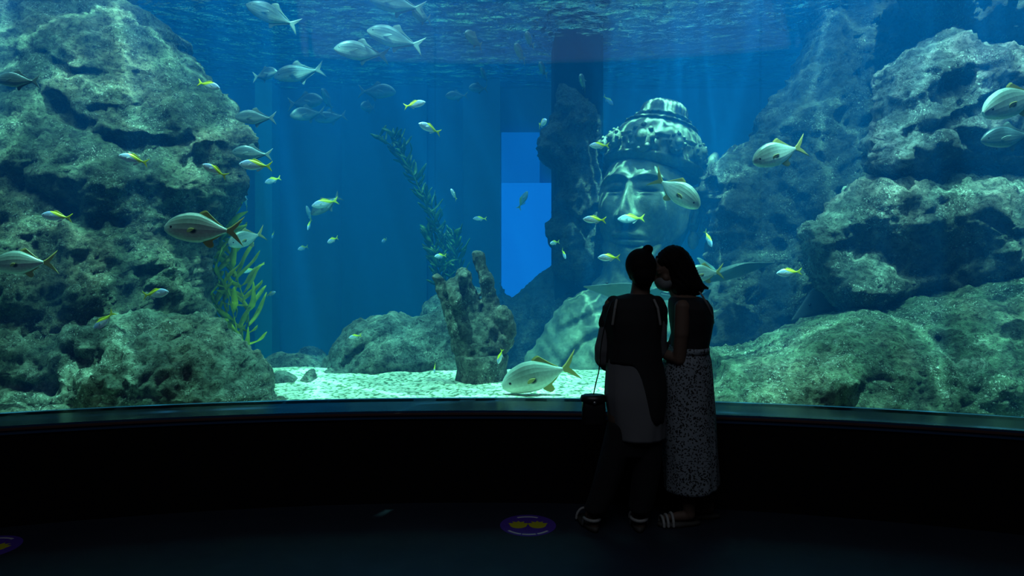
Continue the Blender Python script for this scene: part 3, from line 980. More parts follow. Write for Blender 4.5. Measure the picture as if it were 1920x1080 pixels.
JACK = [
    ((512, 30), 6.4, (-46, -17), 15, 'big bright-bellied jack at the top left of the open water, mouth at the surface', None),
    ((745, 8), 6.6, (-52, -8), 10, 'bright silver jack cut by the top edge of the view'),
    ((791, 30), 6.8, (-13, 3), 68, 'jack facing the viewer at the top, right of the one cut by the top edge'),
    ((742, 73), 6.6, (-52, -13), 10, 'large silver jack, upper right one of the overlapping pair below the top edge'),
    ((679, 98), 6.6, (-51, -5), 8, 'large silver jack, lower left one of the overlapping pair below the top edge'),
    ((497, 140), 7.3, (28, -2), 30, 'dim jack swimming right, nose overlapping another jack near the left rock wall'),
    ((562, 137), 7.1, (-44, 11), 15, 'jack with gleaming back ridge swimming left into the dim one near the rock wall'),
    ((572, 192), 8.1, (38, -1), 25, 'hazy blue-green jack at the top of the cluster of three below the gleaming jack'),
    ((578, 214), 7.5, (-27, 8), 40, 'jack turning toward the viewer at the bottom left of the cluster of three'),
    ((621, 220), 8.2, (-27, 7), 30, 'hazy jack at the bottom right of the cluster of three'),
    ((614, 188), 8.0, (-4, -15), 60, 'thin jack seen edge-on above the hazy right one of the cluster'),
    ((706, 172), 8.2, (38, 3), 15, 'hazy green jack swimming right in the middle of the upper water'),
    ((691, 201), 8.6, (-9, 3), 70, 'faint fish seen head-on under the hazy green jack'),
    ((480, 221), 6.0, (-38, 0), 8, 'silver jack with a shining back at the right edge of the left rock wall'),
    ((473, 288), 5.7, (-37, -2), 8, 'plump silver fish directly above the violet-sided fish at the left rock wall'),
    ((889, 75), 6.9, (-15, -5), 62, 'head-on jack left of the blue reflection at the surface'),
    ((993, 75), 7.0, (-8, -6), 68, 'head-on striped jack at the top right of the blue reflection'),
    ((975, 100), 7.2, (-10, -8), 66, 'head-on jack below and left of the striped one in the blue reflection'),
    ((1018, 131), 7.6, (-8, -6), 68, 'head-on jack lowest in the blue reflection beside the pillar'),
    ((1093, 155), 7.0, (-8, -7), 68, 'head-on jack in front of the dark pillar'),
    ((857, 180), 8.4, (-21, 3), 30, 'faint slim jack farthest left of the dim cluster under the blue reflection'),
    ((897, 166), 8.5, (-17, 3), 45, 'faint jack in the middle of the dim cluster under the blue reflection'),
    ((908, 142), 8.5, (-6, -9), 60, 'faint jack uppermost of the dim cluster under the blue reflection'),
    ((34, 151), 4.9, (-40, -1), 5, 'green-tinted slim fish against the left rock wall at the picture edge'),
    ((1893, 257), 5.2, (-57, 8), 5, 'slim violet-backed silver fish at the right picture edge before the upper boulder'),
    ((612, 384), 6.9, (-25, 19), 20, 'translucent pale fish behind the blue-green yellow-tailed one in the open blue'),
    ((464, 447), 6.0, (-24, 12), 48, 'teal deep-bodied fish right of the big pompano tail beside the yellow-green kelp'),
]
for r_ in JACK:
    make_fish('pompano' if 'deep-bodied' in r_[4] else 'jack', r_[0], r_[1], r_[2], r_[3], r_[4], group=GJ if 'jack' in r_[4] else None)

POMP = [
    ((384, 431), 4.85, (-72, -3), 5, 'large dark-spotted pompano with dark forked tail in front of the left rock wall'),
    ((48, 494), 4.62, (-57, 3), 5, 'large green-grey pompano with dark flank spot cut by the left picture edge'),
    ((1015, 704), 5.15, (-73, 19), 8, 'large silver pompano with yellow-edged forked tail just above the gravel'),
    ((1463, 288), 5.3, (-55, 18), 12, 'dark-spotted pompano in front of the shadowed right cliff, tail trailing up right'),
    ((1266, 358), 5.6, (38, 32), 28, 'pale pompano diving right across the stone cheek'),
    ((1905, 190), 4.9, (-68, 26), 8, 'large yellowish pompano at the right picture edge before the upper boulder'),
    ((1322, 513), 5.4, (-40, 4), 15, 'pompano half hidden by the long-haired person, brown forked tail showing'),
]
for r_ in POMP:
    make_fish('pompano', r_[0], r_[1], r_[2], r_[3], r_[4], group=GP)

# ------------------------------------------------------------------ guitarfish (flat-headed rays)
def guitarfish_parts():
    # (t, half width, top, bottom): wedge snout, flat disc, long tail
    A = smooth_prof([(0, .006, .006, .004), (.06, .04, .014, .010), (.16, .10, .03, .018), (.27, .165, .045, .022), (.34, .175, .052, .024), (.40, .11, .052, .026), (.48, .062, .048, .03),
                     (.6, .045, .040, .03), (.75, .028, .026, .022), (.9, .012, .014, .012), (.96, .006, .008, .006)])
    rs = []; n = 28
    for t in np.linspace(0, .96, 40):
        hw, tp, bt = (np.interp(t, A[:, 0], A[:, k]) for k in (1, 2, 3))
        ring = []
        for j in range(n):
            a = 2 * PI * j / n; c, s = math.cos(a), math.sin(a)
            ring.append((.5 - t, hw * c, (tp if s > 0 else bt) * s * (1 - .35 * abs(c))))
        rs.append(ring)
    me = MB().rings(rs).mesh('ray_body')
    out = [('body', me, M['ray_body'])]
    out.append(('dorsal_fin', fin([(.07, .045), (.0, .15), (-.035, .165), (-.03, .10), (-.05, .04)], .012), M['ray_fin']))
    out.append(('dorsal_fin', fin([(-.17, .03), (-.22, .105), (-.25, .12), (-.245, .06), (-.26, .025)], .010), M['ray_fin']))
    out.append(('tail_fin', fin([(-.40, .01), (-.47, .075), (-.53, .11), (-.50, .03), (-.50, -.05), (-.46, -.03), (-.41, -.01)], .010), M['ray_fin']))
    for s in (-1, 1):
        m2 = fin([(.02, .0), (-.04, .085), (-.10, .10), (-.09, .03), (-.10, .0)], .012)
        m2.transform(Matrix.Translation((0, s * .045, -.005)) @ Euler((-s * PI / 2 * .9, 0, 0)).to_matrix().to_4x4())
        out.append(('pelvic_fin', m2, M['ray_fin']))
    for s in (-1, 1):
        out.append(('eye', MB().ell((.33, s * .06, .028), (.011, .008, .008), 12, 8).mesh('eye'), M['eye']))
    for nm, m_, mt in out: m_.materials.append(mt)
    return out


M['ray_body'] = fish_mat('ray_skin', (.05, .07, .075), (.05, .07, .08), (.10, .13, .125), zs=.05, metal=0., rough=.55)
M['ray_fin'] = simple('ray_fin', (.07, .12, .13), .6)
KIND['guitarfish'] = guitarfish_parts()


def guitar(c, d, nose, yaw, roll, L, label):
    r = make_fish('guitarfish', c, d, nose, yaw, label, roll, 'flat-headed guitarfish rays in the tank', .0, L)
    r.name = 'guitarfish'; r['category'] = 'ray'
    return r


guitar((1592, 570), 6.5, (-110, 22), 22, -62, 1.35, 'grey wedge-snouted ray emerging from behind the big right boulder above the ledge')
guitar((1330, 522), 6.5, (120, -27), -8, -22, 1.28, 'hazy ray passing behind the long-haired woman, snout pointing right')
guitar((1212, 552), 6.45, (-112, -14), 5, 24, 1.15, 'pale-bellied ray passing behind the woman with the hair bun, snout pointing left')

# ------------------------------------------------------------------ statue bust
def lathe(prof, n=96, fn=None):
    rs = []
    for r, z in prof:
        rs.append([((r + (fn(2 * PI * j / n, z, r) if fn else 0)) * math.cos(2 * PI * j / n), (r + (fn(2 * PI * j / n, z, r) if fn else 0)) * math.sin(2 * PI * j / n), z) for j in range(n)])
    return MB().rings(rs)


def gs(x, w): return np.exp(-(x / w) ** 2)


def statue_head():
    nt_, nphi = 220, 300
    th = np.linspace(.02, PI - .02, nt_); ph = np.linspace(0, 2 * PI, nphi, endpoint=False)
    T, Q = np.meshgrid(th, ph, indexing='ij')
    sx, sy, sz = np.sin(T) * np.cos(Q), np.sin(T) * np.sin(Q), np.cos(T)
    # jaw narrows, cheeks full
    z = sz * .70
    narrow = 1 - .22 * np.clip(-z / .62, 0, 1) ** 1.6
    sn = np.sin(T) + 1e-6
    full = np.where(sz > 0, np.sqrt(np.clip(1 - np.abs(sz) ** 3.2, 0, 1)) / sn, 1.)
    full = np.minimum(full, 1.6)
    sx = sx * full; sy = sy * full
    x = sx * .50 * narrow; y = sy * .58 * (1 - .10 * np.clip(-z / .62, 0, 1) ** 2)
    u, v = x / .5, z
    front = np.clip(-sy, 0, 1) ** .6
    a = np.abs(u)
    dsp = 0
    nh = np.interp(v, [-.20, -.155, -.10, .04, .20, .33], [0, .15, .15, .10, .05, 0])
    nw = np.interp(v, [-.2, -.1, .1, .25], [.17, .15, .09, .10])
    dsp = dsp + nh * gs(u, nw)
    dsp = dsp + .07 * gs(a - .19, .10) * gs(v + .14, .055)                       # nostril wings
    dsp = dsp - .03 * gs(a - .10, .05) * gs(v + .195, .03)
    brow = .33 - .35 * (a - .38) ** 2
    dsp = dsp + .045 * gs(v - brow, .035) * np.clip(1.4 - np.abs(a - .42) / .45, 0, 1)
    dsp = dsp - .085 * gs(a - .37, .23) * gs(v - .22, .085)                     # sockets
    lid = .085 * gs(a - .37, .19) * gs(v - .22, .055)
    dsp = dsp + lid
    dsp = dsp - .028 * gs(v - (.167 + .05 * (a - .42) ** 2), .012) * gs(a - .37, .18)   # closed lid line
    dsp = dsp + .018 * gs(v - .135, .016) * gs(a - .37, .17)
    dsp = dsp + .055 * gs(a - .58, .22) * gs(v + .02, .15)                       # cheeks
    lipw = np.clip(1 - (a / .40) ** 2, 0, 1)
    dsp = dsp + .06 * gs(a, .42) * gs(v + .34, .12)                              # muzzle
    dsp = dsp + .05 * lipw * gs(v + .305 - .015 * np.cos(u * 16) * gs(u, .2), .028)
    dsp = dsp + .055 * lipw * gs(v + .385, .032)
    dsp = dsp - .035 * gs(v + .345 - .03 * a ** 2, .012) * np.clip(1.1 - a / .42, 0, 1)
    dsp = dsp - .02 * gs(u, .05) * gs(v + .24, .03)
    dsp = dsp - .03 * gs(v + .45, .03) * gs(u, .3)
    dsp = dsp + .06 * gs(u, .24) * gs(v + .535, .06)
    y = y - dsp * 1.6 * front
    V = np.stack([x, y, z], -1).reshape(-1, 3)
    fs = []
    for i in range(nt_ - 1):
        for j in range(nphi):
            k = (j + 1) % nphi
            fs.append((i * nphi + j, (i + 1) * nphi + j, (i + 1) * nphi + k, i * nphi + k))
    fs.append(tuple(range(nphi))); fs.append(tuple((nt_ - 1) * nphi + j for j in reversed(range(nphi))))
    return mesh_from(V, fs, 'statue_head')


st_root = empty('statue_bust', P(1208, 402, 7.95))
tag(st_root, 'giant carved stone bust with tall tiered crown and closed eyes, sunk among the rocks', 'statue')
Rh = Euler((0, 0, math.radians(-27)), 'XYZ').to_matrix().to_4x4() @ Euler((math.radians(-7), math.radians(2), 0), 'XYZ').to_matrix().to_4x4()
Rc = Euler((0, 0, math.radians(-27)), 'XYZ').to_matrix().to_4x4() @ Matrix.Translation((0, .03, .06)) @ Euler((math.radians(-12), math.radians(8), 0), 'XYZ').to_matrix().to_4x4()


def spart(name, me, mat='statue', M4=None):
    me.materials.append(M[mat])
    o = link_mesh(name, me, None, st_root)
    o.matrix_local = M4 if M4 is not None else Rh
    return o


spart('face', statue_head())


def band_relief(a, z, r):
    if .51 < z < .66:
        k = math.cos(a * 14) * math.cos((z - .585) * 40)
        return .016 * k + .010 * math.cos(a * 42 + z * 60)
    if z >= .69: return .006 * math.cos(a * 30)
    return 0


zz = [(.50, .24), (.555, .27)] + [(.565, .32), (.585, .34), (.575, .365)] + [(.555 + .012 * math.sin((z - .37) / .22 * PI), z) for z in np.linspace(.38, .585, 22)] + \
     [(.575, .60), (.575, .62), (.53, .635), (.515, .66), (.495, .74), (.455, .82), (.40, .88), (.42, .89), (.425, .905), (.40, .925), (.35, .935), (.32, .96), (.31, .99), (.33, 1.0), (.33, 1.02), (.29, 1.04),
      (.27, 1.08), (.275, 1.13), (.255, 1.19), (.20, 1.245), (.12, 1.275), (.02, 1.285)]
zz = [(r_ * .97, .50 + (z_ - .36) * .82) for r_, z_ in zz]
crown = spart('crown', lathe(zz, 140, band_relief).mesh('crown'), 'statue', Rc)
orn = MB()
for s, ang, sz in ((0, -PI / 2, 1.), (1, -PI / 2 + .62, .7), (2, -PI / 2 - .62, .7), (3, -PI / 2 + 1.15, .6), (4, -PI / 2 - 1.15, .6)):
    cx, cy = .59 * math.cos(ang), .59 * math.sin(ang)
    R = Matrix.Rotation(ang + PI / 2, 3, 'Z')
    orn.ell((cx, cy, .62), (.14 * sz, .06, .16 * sz), 20, 12, R)
    orn.ell((cx * 1.06, cy * 1.06, .63), (.07 * sz, .05, .08 * sz), 16, 10, R)
    for q in range(8):
        t = 2 * PI * q / 8
        p = Vector((cx * 1.045, cy * 1.045, .625)) + R @ Vector((.115 * sz * math.cos(t), 0, .13 * sz * math.sin(t)))
        orn.ell(p, (.03 * sz, .03, .032 * sz), 10, 6)
    orn.capsule((cx, cy, .69), (cx * .97, cy * .97, .69 + .10 * sz), .05 * sz, .008)
spart('crown_ornament', orn.mesh('ornament'), 'statue', Rc)
for s in (-1, 1):
    e = MB()
    pts = []
    for k in range(23):
        t = PI * (-.55 + 1.35 * k / 22)
        pts.append((s * (.50 + .12 * max(0, math.cos(t)) ** .7 + .02), .06 - .03 * math.sin(t), .02 + .26 * math.sin(t), .036))
    e.chain(pts)
    e.chain([(s * .53, .03, .14, .03), (s * .57, .02, .04, .026), (s * .54, .02, -.08, .03)])
    e.ell((s * .53, .08, .02), (.07, .04, .22), 20, 12)
    e.ell((s * .545, .04, -.27), (.06, .045, .10), 16, 10)
    spart('ear', e.mesh('ear'))
    w2 = MB()
    w2.ell((s * .60, .10, .52), (.085, .05, .23), 28, 16, Euler((0, s * .12, 0)).to_matrix())
    w2.ell((s * .60, .06, .52), (.055, .05, .17), 24, 14, Euler((0, s * .12, 0)).to_matrix())
    for q in range(4):
        w2.ell((s * (.575), .08 + .05 * math.sin(q * 1.3), .36 + .07 * q), (.02, .05, .02), 12, 8)
    spart('crown_ear_wing', w2.mesh('wing'), 'statue', Rc)


def folds(V, s):
    k = V[:, 0] * 1.0 + V[:, 2] * .75
    q = V[:, 0] * .9 - V[:, 2] * .8
    f = np.where(V[:, 0] < 1.35, k, q)
    return .009 * np.sin(28 * f + 3.2 * fbm(V * 1.6, s, 2)) + .005 * np.sin(64 * f + 2.5 * fbm(V * 2.2, s + 4, 2)) + .01 * fbm(V * 7., s + 8, 3)


torso = solid_outline('torso', [(1136, 440), (1240, 440), (1250, 480), (1290, 505), (1342, 528), (1374, 556), (1398, 600), (1424, 655), (1436, 900), (955, 900), (975, 700), (1003, 645), (1030, 600),
                                (1062, 562), (1102, 542), (1130, 505)], 7.7, .6, .4, .75, .024, M['statue'],
                      [('c', [(1030, 640), (1080, 610), (1130, 585)], .05, .12), ('c', [(1060, 690), (1100, 640), (1150, 620)], .05, .1), ('b', 1190, 470, .3, .25, .12),
                       ('c', [(1335, 560), (1360, 600), (1350, 660)], .06, .15)], .25, folds, 88)
me_t = torso.data
me_t.transform(Matrix.Translation(-st_root.location))
torso.parent = st_root

# ------------------------------------------------------------------ stone hand
hd = 5.75
hroot = empty('stone_hand', P(903, 722, hd))
tag(hroot, 'big weathered stone hand raised from the gravel, forefinger straight and thumb folded', 'statue')


def H(px, py, r, dy=0.):
    p = P(px, py, hd)
    return (p.x, p.y + dy, p.z, r * hd / F)


hb = MB()
hb.chain([H(862, 640, 17), H(846, 590, 15), H(831, 545, 13), H(821, 522, 11.5)])                     # little finger
hb.chain([H(872, 610, 19), H(860, 560, 15.5), H(850, 534, 14, -.03), H(851, 545, 13, -.11), H(858, 566, 12, -.14)])   # ring finger curled
hb.chain([H(895, 610, 19), H(880, 550, 16), H(868, 512, 13.5, -.02), H(868, 518, 12.5, -.06)])
hb.chain([H(932, 618, 19), H(921, 565, 17), H(909, 518, 15), H(897, 480, 12.5)])                      # forefinger
hb.chain([H(925, 660, 20), H(946, 640, 17, -.05), H(952, 610, 16, -.08), H(944, 582, 13.5, -.10)])    # thumb
for a_, b_ in ((872, 905), (905, 935)):
    hb.chain([H(a_ - 4, 612, 26), H(a_ + 4, 648, 30), H(895, 672, 36)], 16)
hb.chain([H(880, 620, 24), H(925, 620, 24)], 16)
hb.chain([H(893, 655, 38), H(903, 690, 38)], 18)
ho = hb.remesh('hand', M['hand_stone'], None, .014, 3)
cb = MB().loft([(P(903, 664, hd), 46 * hd / F, .19), (P(903, 668, hd), 50 * hd / F, .21), (P(903, 690, hd), 47 * hd / F, .20), (P(903, 715, hd), 50 * hd / F, .22), (P(903, 740, hd), 51 * hd / F, .22)], 40)
cu = cb.build('wrist_cuff', M['hand_stone'])
for o in (ho, cu):
    V = np.array([v.co[:] for v in o.data.vertices])
    nn = .012 * fbm(V * 9., 3, 3, .6) + .006 * fbm(V * 30., 8, 2)
    nv = np.array([v.normal[:] for v in o.data.vertices])
    W = V + nv * nn[:, None] - np.array(hroot.location)
    o.data.vertices.foreach_set('co', W.astype(np.float32).ravel()); o.data.update()
    o.parent = hroot

# ------------------------------------------------------------------ kelp
def leaf_mat(name, c1, c2):
    m, nt, N, L, b = new_mat(name)
    tc = N.new('ShaderNodeTexCoord').outputs['Object']
    col = ramp(N, L, noise(N, L, tc, 6., 4, .6), [(.35, c1), (.65, c2)])
    L.new(col, b.inputs['Base Color']); b.inputs['Roughness'].default_value = .45
    tl = N.new('ShaderNodeBsdfTranslucent'); L.new(col, tl.inputs['Color'])
    mx = N.new('ShaderNodeMixShader'); mx.inputs[0].default_value = .45
    L.new(b.outputs[0], mx.inputs[1]); L.new(tl.outputs[0], mx.inputs[2]); L.new(mx.outputs[0], N['Material Output'].inputs['Surface'])
    return m


M['kelp_yellow'] = leaf_mat('kelp_yellow', (.50, .60, .005), (.88, .85, .02))
M['kelp_green'] = leaf_mat('kelp_green', (.03, .12, .015), (.08, .21, .03))


def leaf(mb, base, direc, side, L, w, rng):
    """long pointed blade with a rippled surface and a little thickness"""
    d = Vector(direc).normalized(); s = Vector(side).normalized(); nrm = d.cross(s).normalized()
    n = 8; up, dn = [], []
    ph = rng.random() * 6; cv = (rng.random() - .5) * .7
    for i in range(n + 1):
        t = i / n
        ww = w * (math.sin(PI * min(1, t * .93 + .05)) ** .7) * .5
        c = Vector(base) + d * (L * t) + nrm * (L * .10 * math.sin(ph + t * 5) + cv * L * t * t * .5) + s * (cv * L * .35 * t * t)
        k = nrm * (.0012 if i < n else .0003)
        tw = nrm * (ww * .35 * math.sin(ph * 2 + t * 9))
        up.append([c - s * ww + k + tw, c + k * 1.5, c + s * ww + k - tw])
        dn.append([c - s * ww - k + tw, c - k * 1.5, c + s * ww - k - tw])
    vs = []; fs = []
    for a, b in zip(up, dn): vs += a + b[::-1]
    for i in range(n):
        for j in range(6):
            k = (j + 1) % 6
            fs.append((i * 6 + j, i * 6 + k, (i + 1) * 6 + k, (i + 1) * 6 + j))
    fs += [tuple(reversed(range(6))), tuple(n * 6 + j for j in range(6))]
    mb.add(vs, fs)


def kelp(label, stalks, d, mat, n, L, w, seed, spread=1.):
    rng = random.Random(seed)
    r = empty('kelp', P(*stalks[0][0][:2], d)); tag(r, label, 'seaweed', 'kelp plants in the tank')
    sb, lb = MB(), MB()
    for sk in stalks:
        q = [P(x, y, d + dy) for x, y, dy in sk]
        q = [Vector(v) for v in catmull(q, 8, False)]
        sb.chain([(*v, .006) for v in q], 8)
        for i in range(n):
            t = (i + rng.random()) / n * (len(q) - 1.01)
            k = int(t); p = q[k].lerp(q[k + 1], t - k)
            ax = (q[min(k + 1, len(q) - 1)] - q[k]).normalized()
            sd = 1 if i % 2 else -1
            a = rng.uniform(.3, 1.) * sd * spread
            b = rng.uniform(-.9, .9)
            ex = Vector((1, 0, 0))
            dr = (ax * math.cos(a) + ex * math.sin(a) + Vector((0, b * .7, 0))).normalized()
            sv = dr.cross(Vector((0, 1, 0)).lerp(Vector((rng.uniform(-1, 1), rng.uniform(-1, 1), rng.uniform(-1, 1))), .45)).normalized()
            tp = .55 + .45 * math.sin(PI * (t / len(q) * .8 + .15))
            leaf(lb, p, dr, sv, L * rng.uniform(.6, 1.2) * tp, w * rng.uniform(.6, 1.15), rng)
    loc = r.location.copy()
    for nm, mb in (('stem', sb), ('leaves', lb)):
        o = mb.build(nm, M[mat]); o.data.transform(Matrix.Translation(-loc)); o.parent = r


kelp('yellow-green kelp with long strap leaves beside the left rock wall',
     [[(452, 690, 0), (442, 610, .05), (424, 545, 0), (404, 500, -.05), (408, 455, 0), (424, 410, .03), (437, 372, .05)],
      [(452, 690, 0), (425, 600, .1), (400, 560, .05), (390, 505, 0), (398, 450, .05), (405, 420, 0)],
      [(452, 690, 0), (466, 600, .1), (450, 540, .1), (434, 495, .08), (437, 440, .1)]], 6.3, 'kelp_yellow', 34, .34, .052, 4)
kelp('tall dark green kelp leaning left behind the stone hand',
     [[(866, 600, 0), (842, 500, .05), (822, 440, 0), (795, 375, -.05), (768, 312, 0), (748, 272, .03), (738, 252, .05)],
      [(866, 600, 0), (855, 520, .1), (838, 460, .1), (815, 400, .1), (785, 345, .1), (745, 285, .1), (712, 256, .1)],
      [(866, 600, 0), (862, 540, .05), (856, 480, 0), (850, 440, .0)],
      [(866, 600, 0), (830, 540, .05), (822, 490, 0), (800, 430, .0)]], 7.35, 'kelp_green', 60, .20, .036, 9, .9)

# ------------------------------------------------------------------ people
M['skin'] = simple('skin', (.14, .085, .06), .7)
M['hair'] = simple('black_hair', (.006, .005, .005), .8, spec=.15)
M['vest'] = simple('black_cloth', (.010, .010, .012), .85)
M['blouse'] = simple('pale_cloth', (.15, .15, .16), .85)
M['trouser'] = simple('black_trousers', (.008, .008, .010), .9)
M['white'] = simple('white_leather', (.35, .35, .34), .5)
M['sole'] = simple('shoe_sole', (.05, .045, .04), .7)
M['bag'] = simple('black_leather', (.010, .010, .011), .4)
M['metal'] = simple('buckle_metal', (.6, .6, .58), .3, 1.)
M['mask'] = simple('face_mask', (.22, .23, .24), .9)
M['strap'] = simple('pale_strap', (.22, .21, .20), .8)


def skirt_mat():
    m, nt, N, L, b = new_mat('printed_skirt')
    tc = N.new('ShaderNodeTexCoord').outputs['Object']
    nz = N.new('ShaderNodeTexNoise'); nz.inputs['Scale'].default_value = 40.; L.new(tc, nz.inputs['Vector'])
    ds = N.new('ShaderNodeVectorMath'); ds.operation = 'MULTIPLY_ADD'; L.new(nz.outputs['Color'], ds.inputs[0]); ds.inputs[1].default_value = (.03,) * 3; L.new(tc, ds.inputs[2])
    v = voro(N, L, ds.outputs[0], 80.)
    f = math_(N, L, 'LESS_THAN', v, .42)
    L.new(mixc(N, L, f, (.26, .30, .34), (.010, .012, .015)), b.inputs['Base Color'])
    b.inputs['Roughness'].default_value = .85
    return m


M['skirt'] = skirt_mat()


class Fig:
    def __init__(s, d): s.d = d
    def p(s, px, py, dy=0.): return P(px, py, s.d) + Vector((0, dy, 0))
    def m(s, px): return px * s.d / F
    def n(s, px, py, r, dy=0.):
        q = s.p(px, py, dy); return (q.x, q.y, q.z, r)
    def row(s, py, cx, w, dep, dy=0.): return (s.p(cx, py, dy), s.m(w), dep)


def hand(mb, wrist, direc, palm_n, curl, mirror, sc=1.):
    """palm, four unequal bent fingers and a side thumb grown into the body mesh"""
    w = Vector(wrist); d = Vector(direc).normalized(); nn = Vector(palm_n); nn = (nn - d * nn.dot(d)).normalized(); s = d.cross(nn) * mirror
    for k in (-1.2, -.4, .4, 1.2):
        mb.capsule(w + s * (.012 * k * sc), w + d * .080 * sc + s * (.019 * k * sc), .013 * sc, .0115 * sc, 8)
    for k, L in ((-1.5, .058), (-.5, .072), (.5, .076), (1.5, .068)):
        p = w + d * .082 * sc + s * (.0185 * k * sc); a = curl * .5; r = .0085 * sc
        for q in range(3):
            dq = d * math.cos(a) + nn * math.sin(a)
            e = p + dq * (L * (.45, .32, .23)[q] * sc)
            mb.capsule(p, e, r, r * .92, 8)
            p = e; r *= .92; a += curl * .75
    p = w + d * .022 * sc + s * .02 * sc
    for L, a in ((.036, .8), (.03, .45), (.024, .2)):
        dq = (d * math.cos(a) + s * math.sin(a) + nn * .35).normalized()
        e = p + dq * L * sc
        mb.capsule(p, e, .0105 * sc, .0095 * sc, 8); p = e


def head(mb, c, h, R):
    """c: centre, h: head height; R: rotation whose -Y is the way the face looks"""
    c = Vector(c); k = h / .22
    T = lambda *a: c + R @ (Vector(a) * k)
    mb.ell(T(0, .012, .022), (.072 * k, .090 * k, .088 * k), 24, 16, R)
    mb.ell(T(0, -.02, -.04), (.056 * k, .068 * k, .072 * k), 24, 16, R)
    mb.ell(T(0, -.055, -.092), (.024 * k, .020 * k, .018 * k), 14, 10, R)
    mb.chain([(*T(0, -.080, .018), .009 * k), (*T(0, -.098, -.022), .012 * k), (*T(0, -.090, -.030), .012 * k)], 10)
    for s in (-1, 1):
        mb.ell(T(s * .011, -.086, -.030), (.009 * k, .009 * k, .007 * k), 10, 8, R)
        mb.ell(T(s * .030, -.074, .016), (.015 * k, .010 * k, .009 * k), 12, 8, R)
        mb.chain([(*T(s * .012, -.083, .036), .007 * k), (*T(s * .042, -.068, .036), .006 * k)], 8)
        mb.ell(T(s * .072, .012, -.005), (.008 * k, .018 * k, .030 * k), 12, 10, R)
        mb.ell(T(s * .042, -.048, -.025), (.022 * k, .022 * k, .024 * k), 12, 8, R)
    mb.chain([(*T(-.020, -.080, -.060), .006 * k), (*T(0, -.086, -.058), .007 * k), (*T(.020, -.080, -.060), .006 * k)], 8)
    mb.chain([(*T(-.016, -.079, -.069), .006 * k), (*T(0, -.085, -.069), .0075 * k), (*T(.016, -.079, -.069), .006 * k)], 8)


def garment(name, rows, mat, root, n=64, m=40, hem=None, top_open=True, th=.006, ruffle=0., seed=0, offs=0.):
    """hollow cloth shell through ellipse rows; hem(angle)->extra fraction of length; has an inner face"""
    zs = [r[0].z for r in rows]
    def ev(t):
        f = t * (len(rows) - 1); i = min(int(f), len(rows) - 2); f -= i
        g = f
        a, b = rows[i], rows[i + 1]
        return a[0].lerp(b[0], g), a[1] * (1 - g) + b[1] * g, a[2] * (1 - g) + b[2] * g
    outer, inner = [], []
    for i in range(m + 1):
        ro, ri = [], []
        for j in range(n):
            A = 2 * PI * j / n
            t = i / m * (hem(A) if hem else 1.)
            c, w, dp = ev(t)
            rf = 1 + ruffle * t * math.sin(A * 9 + seed + 2 * math.sin(A * 3 + t * 3)) + ruffle * .5 * math.sin(A * 5 + t * 14 + seed)
            ro.append((c.x + (w * rf + offs) * math.cos(A), c.y + (dp * rf + offs) * math.sin(A), c.z))
            ri.append((c.x + (w * rf - th + offs) * math.cos(A), c.y + (dp * rf - th + offs) * math.sin(A), c.z))
        outer.append(ro); inner.append(ri)
    R = outer + inner[::-1]
    N = len(R); vs = [p for r in R for p in r]; fs = []
    for i in range(N):
        k = (i + 1) % N
        for j in range(n):
            q = (j + 1) % n
            fs.append((i * n + j, k * n + j, k * n + q, i * n + q))
    return obj(name, vs, fs, M[mat], root)


def localize(root):
    L = Matrix.Translation(-root.location)
    for o in list(root.children):
        o.data.transform(L)


# ---- left woman, hair in a bun, seen from behind
A = Fig(4.02)
rA = empty('person', (A.p(1180, 990).x, 4.02, 0))
tag(rA, 'person with a hair bun, black vest over pale tunic and black trousers, seen from behind', 'person')
hA = A.p(1203, 509, .0)
RA = Euler((math.radians(14), math.radians(9), math.radians(176)), 'XYZ').to_matrix()
mb = MB()
head(mb, hA, .215, RA)
mb.chain([A.n(1202, 532, .052), A.n(1200, 556, .056)], 16)
mb.loft([A.row(553, 1199, 20, .05), A.row(562, 1190, 44, .075), A.row(574, 1187, 54, .09), A.row(600, 1186, 52, .105), A.row(640, 1187, 44, .098), A.row(672, 1188, 40, .092),
         A.row(705, 1189, 45, .11), A.row(745, 1190, 51, .125), A.row(785, 1190, 51, .12), A.row(806, 1190, 46, .10)], 32)
for (hx, kx, ax, ay, kdy) in ((1167, 1146, 1112, 968, .03), (1212, 1208, 1199, 968, .03)):
    mb.chain([A.n(hx, 785, .078), A.n(kx, 880, .052, kdy), A.n((kx + ax) / 2, 922, .046, kdy * .4), A.n(ax, 966, .034)], 14)
    mb.chain([A.n(ax, 972, .034), A.n(ax, 981, .030, -.02)], 12)
    mb.chain([A.n(ax, 980, .026, -.01), A.n(ax - 3, 983, .026, .10), A.n(ax - 5, 985, .020, .16)], 12)
for sx, ex, ey, wx, wy, mir in ((1147, 1131, 672, 1160, 655, 1), (1234, 1231, 655, 1208, 628, -1)):
    mb.chain([A.n(sx, 573, .044), A.n((sx + ex) / 2, 620, .040, .02), A.n(ex, ey, .034, .05), A.n((ex + wx) / 2, (ey + wy) / 2, .030, .15), A.n(wx, wy, .023, .26)], 14)
    wp = A.p(wx, wy, .265)
    dv = wp - A.p(ex, ey, .05)
    hand(mb, wp, dv, (0, .2, 1), .55, mir)
bodyA = mb.remesh('body', M['skin'], rA, .0062, 3)
